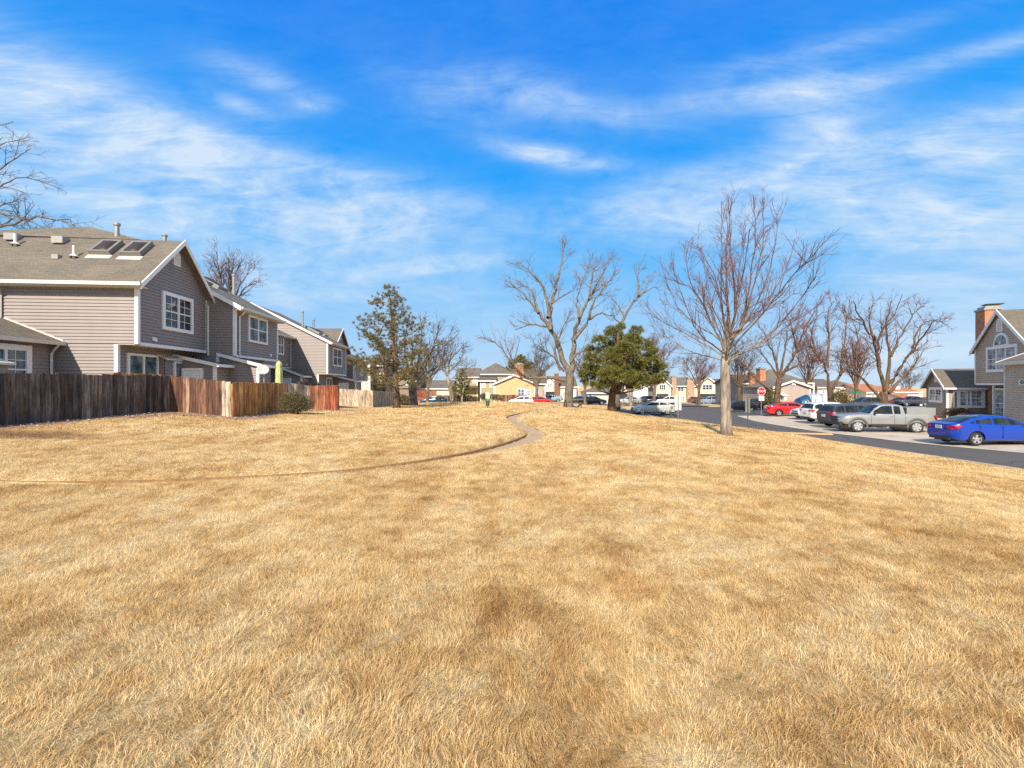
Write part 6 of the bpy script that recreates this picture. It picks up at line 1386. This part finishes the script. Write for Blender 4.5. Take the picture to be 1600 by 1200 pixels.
        e = MB(); zl = {'sedan': .88, 'hatch': .98, 'suv': 1.05, 'pickup': 1.02}[kind]; dz = .10 if kind != 'pickup' else .19; dx_ = .42 if kind == 'sedan' else .25
        e.add([(-f+dx_, s_*w*.985, zl+dz*.7), (-f+.06, s_*w*.86, zl+dz*.7), (-f+.0, s_*w*.50 if kind != 'pickup' else s_*w*.72, zl+dz*.5), (-f+.0, s_*w*.50 if kind != 'pickup' else s_*w*.72, zl-dz*.4), (-f+.05, s_*w*.86, zl-dz), (-f+.16, s_*w*.985, zl-dz*.5)], [(0, 1, 2, 3, 4, 5)])
        n_ = len(e.v); e.v += [(a-.03, b*1.025, c_) for a, b, c_ in e.v]; e.f.append(tuple(range(n_, 2*n_))); e.f += [(i, (i+1) % n_, (i+1) % n_+n_, i+n_) for i in range(n_)]
        e.build('tail_light', LAMP_R, t)
        if detail > 1:
            e = MB(); xm_ = K['roof'][-1][0]-.28; zm_ = topz(xm_)+.10; e.lathe([(.0, 0), (.05, .0), (.07, .05), (.07, .15), (.0, .2)], 10, (xm_, s_*(w-.02) if s_ > 0 else -(w-.02)-.2, zm_), 'y'); e.tube([(xm_, s_*(w*.9), zm_-.06), (xm_, s_*(w+.02), zm_-.02)], .02, 5); e.build('mirror', paintm if kind != 'pickup' else DARK, t, smooth=True)
            for dx_ in ((.2, -.75) if kind != 'pickup' else (-.15,)):
                e = MB(); e.box(dx_-.1, dx_+.1, s_*w*.985-.012, s_*w*.985+.03, topz(dx_)-.14, topz(dx_)-.105); e.build('door_handle', paintm, t)
            e = MB()
            for q in ([1.0, -.1, -1.15] if kind != 'pickup' else [.98, -.3, -.9]):
                z_a, z_b = zs+.12, topz(q)-.03; e.box(q-.006, q+.006, s_*w*.99-.02, s_*w*.99+.0115, z_a, z_b)
            e.build('door_seam', DARK, t)
    e = MB(); f = L/2; e.box(f-.06, f+.012, -w*.55, w*.55, zs+.16, zs+.34); e.box(f-.06, f+.008, -w*.4, w*.4, zs+.42, zs+.52) if kind != 'pickup' else e.box(f-.07, f+.03, -w*.52, w*.52, .74, .98); e.build('grille', DARK, t)
    e = MB(); e.box(-f-.012, -f+.1, -w*.62, w*.62, zs+.02, zs+.17); e.build('rear_bumper', DARK if kind != 'pickup' else CHROME, t)
    zp = {'sedan': .86, 'hatch': .8, 'suv': .86, 'pickup': .66}[kind]; e = MB(); e.box(-f-.035, -f-.0, -.17, .17, zp-.085, zp+.085); e.build('number_plate', PLATE, t)
    if kind == 'pickup':
        for a in K['ax']:
            for s_ in (-1, 1):
                e = MB(); k = 14; ra = r+.06
                for i in range(k+1):
                    g_ = math.pi*(-.04+1.08*i/k)
                    for rr_, o_ in ((ra, .0), (ra, .05), (ra+.12, .035), (ra+.13, .0)): e.v.append((a+rr_*math.cos(g_), s_*(w*.985+o_), r+rr_*math.sin(g_)))
                for i in range(k):
                    for j in range(3): e.f.append((i*4+j, i*4+j+1, i*4+j+5, i*4+j+4))
                e.build('fender_flare', simple('grey_plastic', (.09, .09, .09), .6), t, smooth=True)
        e = MB(); e.box(-2.56, -1.04, -w+.13, w-.13, .76, .80); e.build('bed_liner', DARK, t)
        e = MB(); e.box(f-.08, f+.05, -w*.9, w*.9, .42, .60); e.build('front_bumper', DARK, t)
        for s_ in (-1, 1): e = MB(); e.box(-.9, 1.0, s_*(w-.03)-.05, s_*(w-.03)+.05, .40, .47); e.build('side_step', DARK, t)
    return t
def cpaint(n, c, r=.2): return paint(n, srgb(*c), r)
SILV = cpaint('silver_paint', (196, 194, 186)); WH = cpaint('white_paint', (232, 230, 224)); BLK = cpaint('black_paint', (26, 26, 30)); RED = cpaint('red_paint', (206, 34, 38)); GRY = cpaint('cement_grey_paint', (146, 148, 146), .3); DGR = cpaint('dark_grey_paint', (70, 72, 78)); BLU = cpaint('blue_paint', (12, 62, 168)); PBL = cpaint('pale_blue_paint', (140, 160, 184)); TEAL = cpaint('teal_blue_paint', (20, 92, 130)); MAR = cpaint('dark_red_paint', (130, 22, 30))
PL = 'cars nosed into the parking lot bays'; FR = 'cars along the far cross street'
car('sedan', 'bright blue sedan seen from its rear corner at the right edge', 'car', 23.72, 23.0, -3.0, BLU, group=PL)
car('pickup', 'silver grey pickup truck with black spoked wheels facing the lane', 'pickup truck', 24.0, 30.0, 168, GRY, group=PL, name='pickup_truck', rim=simple('worn_rim', (.45, .45, .46), .4, .4))
car('suv', 'dark grey wagon partly hidden behind the silver pickup', 'car', 25.0, 33.6, 2, DGR, group=PL)
car('suv', 'white sport utility car between the dark wagon and the white sedan', 'car', 26.4, 37.8, 0, WH, group=PL)
car('sedan', 'white sedan just right of the red sedan', 'car', 28.2, 42.3, 182, WH, group=PL)
car('sedan', 'bright red sedan nose down in the lot beyond the stop sign', 'car', 28.7, 47.6, -12, RED, group=PL)
car('sedan', 'pale silver sedan parked alone at the end of the lawn', 'car', 15.5, 50.6, 180, SILV, z=h(15.5, 50.5)-.07)
car('sedan', 'black sedan behind the lane sign post', 'car', 31.6, 64.2, 180, BLK, group=FR)
car('suv', 'black jeep like car half hidden behind the stop sign', 'car', 37.0, 70.5, 170, BLK, detail=1, group=FR)
for (kind, px, d, hd, m_, lab) in (('suv', 1107, 99, 180, PBL, 'pale blue wagon parked beyond the road bend'), ('hatch', 1091, 104, 90, BLK, 'dark hatchback tucked left of the pale blue wagon'), ('hatch', 1084, 108, 90, MAR, 'dark red hatchback leftmost by the far brick chimney'),
   ('suv', 1008, 98, 200, DGR, 'dark grey car behind the silver sedan bonnet'), ('suv', 1026, 96, 170, BLK, 'black car behind the silver sedan roof'), ('suv', 1042, 95, 175, WH, 'white wagon behind the silver sedan boot'), ('sedan', 983, 88, 180, SILV, 'silver car between the dense pine trunk and silver sedan'),
   ('sedan', 905, 82, 180, DGR, 'dark grey sedan right behind the picnic table'), ('sedan', 926, 79.5, 0, BLK, 'low black car before the white garage'),
   ('hatch', 678, 79, 180, TEAL, 'deep teal blue hatchback beyond the lawn on the left'), ('hatch', 814, 79, 180, WH, 'white hatchback beyond the lawn with its windows showing'), ('sedan', 843, 80.5, 0, RED, 'red sedan right of the white hatchback'), ('suv', 822, 86, 0, RED, 'red car rising behind the white hatchback roof'),
   ('pickup', 861, 108, 180, PBL, 'grey blue pickup truck left of the old tree trunk'), ('suv', 855, 113, 0, BLK, 'black car in the garage opening of the white gabled house'),
   ('pickup', 1425, 82, 180, DGR, 'dark pickup truck before the orange roofed house'), ('hatch', 1407, 84, 90, MAR, 'dark red car before the orange roofed house'), ('suv', 1350, 58, 180, DGR, 'dark car roof showing above the silver pickup bonnet')):
    x_ = fx(px, d); car(kind, lab, 'pickup truck' if kind == 'pickup' else 'car', x_, d, hd, m_, detail=1, group=FR, z=h(x_, d)-.08)

# ------------------------------------------------------------------ signs and small things
GREENP = simple('green_steel', srgb(54, 84, 58), .6); SIGNB = simple('sign_back_aluminium', srgb(128, 126, 122), .5, .3); GRN = simple('sign_green', srgb(20, 120, 70), .5); REDS = simple('sign_red', srgb(204, 22, 40), .5)
def post(t, hgt, r=.03, mat=GREENP, name='post', x=0, y=0): mb = MB(); mb.tube([(x, y, -.2), (x, y, hgt)], r, 6); return mb.build(name, mat, t)
x_, y_ = pick(1168.5, 669); z_ = h(x_, y_); k = F/y_
t = thing('road_sign', 'grey back of a small sign on a thin green post at the lane edge', 'road sign', (x_, y_, z_)); post(t, (669-622)/k)
mb = MB(); mb.box(-.17, .17, .03, .036, (669-645)/k, (669-622)/k); mb.build('sign_panel', SIGNB, t)
# stop sign
d = 52; x_ = fx(1189.5, d); z_ = h(x_, d); t = thing('stop_sign', 'red octagonal stop sign with two white plates below, before the bare tree', 'stop sign', (x_, d, z_)); zc = fz(611.5, d)-z_; post(t, zc+.3, .035, METAL)
def octa(rr_, y0, y1): 
    mb = MB(); p = [(rr_*math.cos(math.pi/8+i*math.pi/4), rr_*math.sin(math.pi/8+i*math.pi/4)) for i in range(8)]
    mb.add([(a, y0, zc+c_) for a, c_ in p]+[(a, y1, zc+c_) for a, c_ in p], [tuple(range(8)), tuple(range(15, 7, -1))]+[(i, i+8, (i+1) % 8+8, (i+1) % 8) for i in range(8)]); return mb
w_ = octa(.47, -.06, -.04).build('sign_panel', WHITE, t); octa(.43, -.066, -.058).build('red_face', REDS, w_)
txt('STOP', .34, WHITE, w_, (0, -.07, zc), (R(90), 0, 0))
for s_ in (-1, 1): mb = MB(); mb.box(s_*.17-.13, s_*.17+.13, -.05, -.035, zc-1.05, zc-.5); mb.build('lower_plate', WHITE, t)
# street name sign
d = 60; x_ = fx(1338, d); z_ = h(x_, d); t = thing('street_sign', 'green street name sign between the parking lot trees', 'street sign', (x_, d, z_)); post(t, fz(609, d)-z_, .035, METAL)
mb = MB(); zz_ = fz(613, d)-z_; mb.box(-.5, .5, -.03, -.015, zz_-.12, zz_+.12); mb.build('name_blade', GRN, t); mb = MB(); mb.obox((0, 0), (.5, .87), (.87, -.5), .45, .008, zz_+.14, zz_+.36); mb.build('name_blade', GRN, t)
# pet waste station
x_, y_ = pick(762, 638); z_ = h(x_, y_); k = F/y_; t = thing('pet_waste_station', 'green pet waste station with a pale panel on top and a dark bin below', 'waste station', (x_, y_, z_)); H_ = (638-613.5)/k; post(t, H_, .035, GREENP)
mb = MB(); mb.box(-.17, .17, -.07, -.045, H_-.52, H_); mb.build('pale_panel', simple('pale_green_panel', srgb(206, 218, 184), .6), t); mb = MB(); mb.box(-.19, .19, -.16, -.04, H_-.82, H_-.53); mb.build('bag_box', GRN, t)
mb = MB(); mb.lathe([(.0, 0), (.15, 0), (.17, .42), (.14, .5), (.0, .52)], 14, (0, -.12, .22)); mb.build('bin', simple('bin_grey_green', srgb(66, 74, 60), .6), t)
mb = MB(); mb.box(-.09, .09, -.175, -.16, H_-.76, H_-.64); mb.build('label_plate', WHITE, t)
# picnic table
x_, y_ = pick(895, 637); z_ = h(x_, y_); t = thing('picnic_table', 'dark metal picnic table with benches beside the old tree', 'picnic table', (x_, y_, z_), R(4)); TB = simple('weathered_dark_board', srgb(120, 106, 90), .8, var=.3)
mb = MB(); [mb.box(-.98, .98, -.36+i*.145, -.36+i*.145+.13, .72, .76) for i in range(5)]; mb.build('table_top', TB, t)
for s_ in (-1, 1): mb = MB(); mb.box(-.98, .98, s_*.72-.14, s_*.72-.01, .43, .47); mb.box(-.98, .98, s_*.72+.01, s_*.72+.14, .43, .47); mb.build('bench', TB, t)
for q in (-.68, .68):
    mb = MB(); mb.tube([(q, -.55, 0), (q, -.2, .72)], .035, 6); mb.tube([(q, .55, 0), (q, .2, .72)], .035, 6); mb.tube([(q, -.85, .42), (q, .85, .42)], .03, 6); mb.build('leg_frame', BLACK, t)
# twin white panels on a pole at the kerb corner
d = 47; x_ = fx(1059.5, d); z_ = h(x_, d); t = thing('notice_board', 'pale board of two upright white panels on a thin pole beside the silver sedan', 'notice board', (x_, d, z_)); zt = fz(617, d)-z_; zb = fz(641, d)-z_; post(t, zt+.45, .035, METAL)
for s_ in (-1, 1): mb = MB(); mb.box(s_*.19-.14, s_*.19+.14, -.03, .01, zb, zt); mb.build('panel', simple('chalky_white_panel', srgb(206, 196, 188), .7), t)
x_, y_ = pick(1048.5, 651.5); t = thing('low_sign', 'short dark reserved parking post at the silver sedan tail', 'post', (x_, y_, h(x_, y_))); post(t, 1.05, .035, GREENP); mb = MB(); mb.box(-.02, .2, -.03, -.015, .8, 1.1); mb.build('sign_panel', SIGNB, t)
# covered camper with the blue end
d = 56; x_ = fx(1272, d); z_ = h(x_, d)-.05; t = thing('camper_trailer', 'white rounded camper with a teal blue front cap and round white emblem', 'camper trailer', (x_, d, z_)); zt = fz(615.5, d)-z_
def camper(x0, x1, nm, mat, sc_=1.0):
    mb = MB(); xs_ = np.linspace(x0, x1, 12); k = 14
    for q in xs_:
        e = (q+2.0)/4.0; top = zt*(1-.45*max(0, .35-e)**1.3*2.3-.10*max(0, e-.8)); hw = 1.0*(1-.5*max(0, .2-e)*2)*sc_
        for j in range(k): a = math.pi*j/(k-1); mb.v.append((q, hw*math.cos(a), .5+(top*sc_-.5)*max(0.0, math.sin(a))**.55))
    for i in range(11):
        for j in range(k-1): mb.f.append((i*k+j, (i+1)*k+j, (i+1)*k+j+1, i*k+j+1))
    mb.f.append(tuple(range(k))); mb.f.append(tuple(11*k+j for j in range(k-1, -1, -1))); return mb.build(nm, mat, t, smooth=True)
camper(-1.0, 2.0, 'body', cpaint('camper_white', (214, 214, 208), .4)); fc = camper(-2.0, -.98, 'front_cap', cpaint('camper_teal', (8, 78, 112), .4), 1.01)
mb = MB(); zc = fz(627, d)-z_; k = 20
for i in range(k+1):
    a = math.pi*1.05*i/k+math.pi*.97
    for rr_ in (.30, .42): mb.v.append((-1.3+rr_*math.cos(a), -1.035, zc+rr_*math.sin(a)))
for i in range(k): mb.f.append((i*2, i*2+2, i*2+3, i*2+1))
mb.box(-1.33, -1.27, -1.04, -1.03, zc-.4, zc+.15); mb.build('emblem', WHITE, fc)
mb = MB(); mb.tube([(0, -.85, .33), (0, -1.02, .33)], .33, 18); mb.tube([(0, .85, .33), (0, 1.02, .33)], .33, 18); mb.build('wheel', TYRE, t); mb = MB(); mb.box(-1.9, 1.9, -.9, .9, .4, .55); mb.tube([(-1.9, 0, .45), (-3.0, 0, .45)], .05, 6); mb.build('chassis', DARK, t)
# mulch bed and litter at the foot of the nearest fence
MULCH = simple('dry_mulch', srgb(140, 108, 88), .95, var=.45, scale=14, bump=.6)
fp = [(-15.4, 6.0), (-14.9, 12), (-14.2, 18.9), (-11.6, 18.95), (-11.35, 19.3), (-11.8, 24.5), (-11.6, 27.6), (-10.5, 28.1), (-10.6, 29)]
P_ = smooth_line(fp, it=2)
mbm = MB(); n = len(P_)
tg = np.gradient(P_, axis=0); tg /= np.linalg.norm(tg, axis=1)[:, None]; nr = np.c_[tg[:, 1], -tg[:, 0]]
wd = .35+.5*vnoise(P_[:, 0]*3, P_[:, 1]*3, .9, 55); Q_ = P_+nr*wd[:, None]; S_ = P_-nr*.5
for a, b_ in zip(S_, Q_): 
    for f in (0, .33, .66, 1): c_ = a+(b_-a)*f; mbm.v.append((c_[0], c_[1], float(HG(np.array([c_[0]]), np.array([c_[1]]))[0])+.02-(.02 if f == 1 else 0)))
for i in range(n-1):
    for j in range(3): mbm.f.append((i*4+j, i*4+j+1, (i+1)*4+j+1, (i+1)*4+j))
tagm(mbm.build('mulch_bed', MULCH, smooth=True), kind='structure')
mb = MB(); rg = random.Random(5)
for _ in range(2600):
    i = rg.randrange(n-1); f = rg.uniform(-.1, 1.3)*wd[i]; c_ = P_[i]+nr[i]*f+(P_[i+1]-P_[i])*rg.random(); zz_ = float(H0(np.array([c_[0]]), np.array([c_[1]]))[0])+rg.uniform(.02, .06); s_ = rg.uniform(.012, .04); a = rg.uniform(0, 6.3)
    v_ = [(c_[0]+s_*math.cos(a+g)*(1 if g != 1.57 else .5), c_[1]+s_*math.sin(a+g), zz_+rg.uniform(-.012, .02)) for g in (0, 1.57, 3.14, 4.71)]; mb.add(v_, [(0, 1, 2, 3)])
tagm(mb.build('leaf_litter', leaf_mat('litter', [srgb(110, 84, 66), srgb(160, 128, 104), srgb(206, 190, 172), srgb(130, 96, 78)], 0)), 'brown and pale leaf litter at the foot of the board fences', 'leaf litter', kind='stuff')
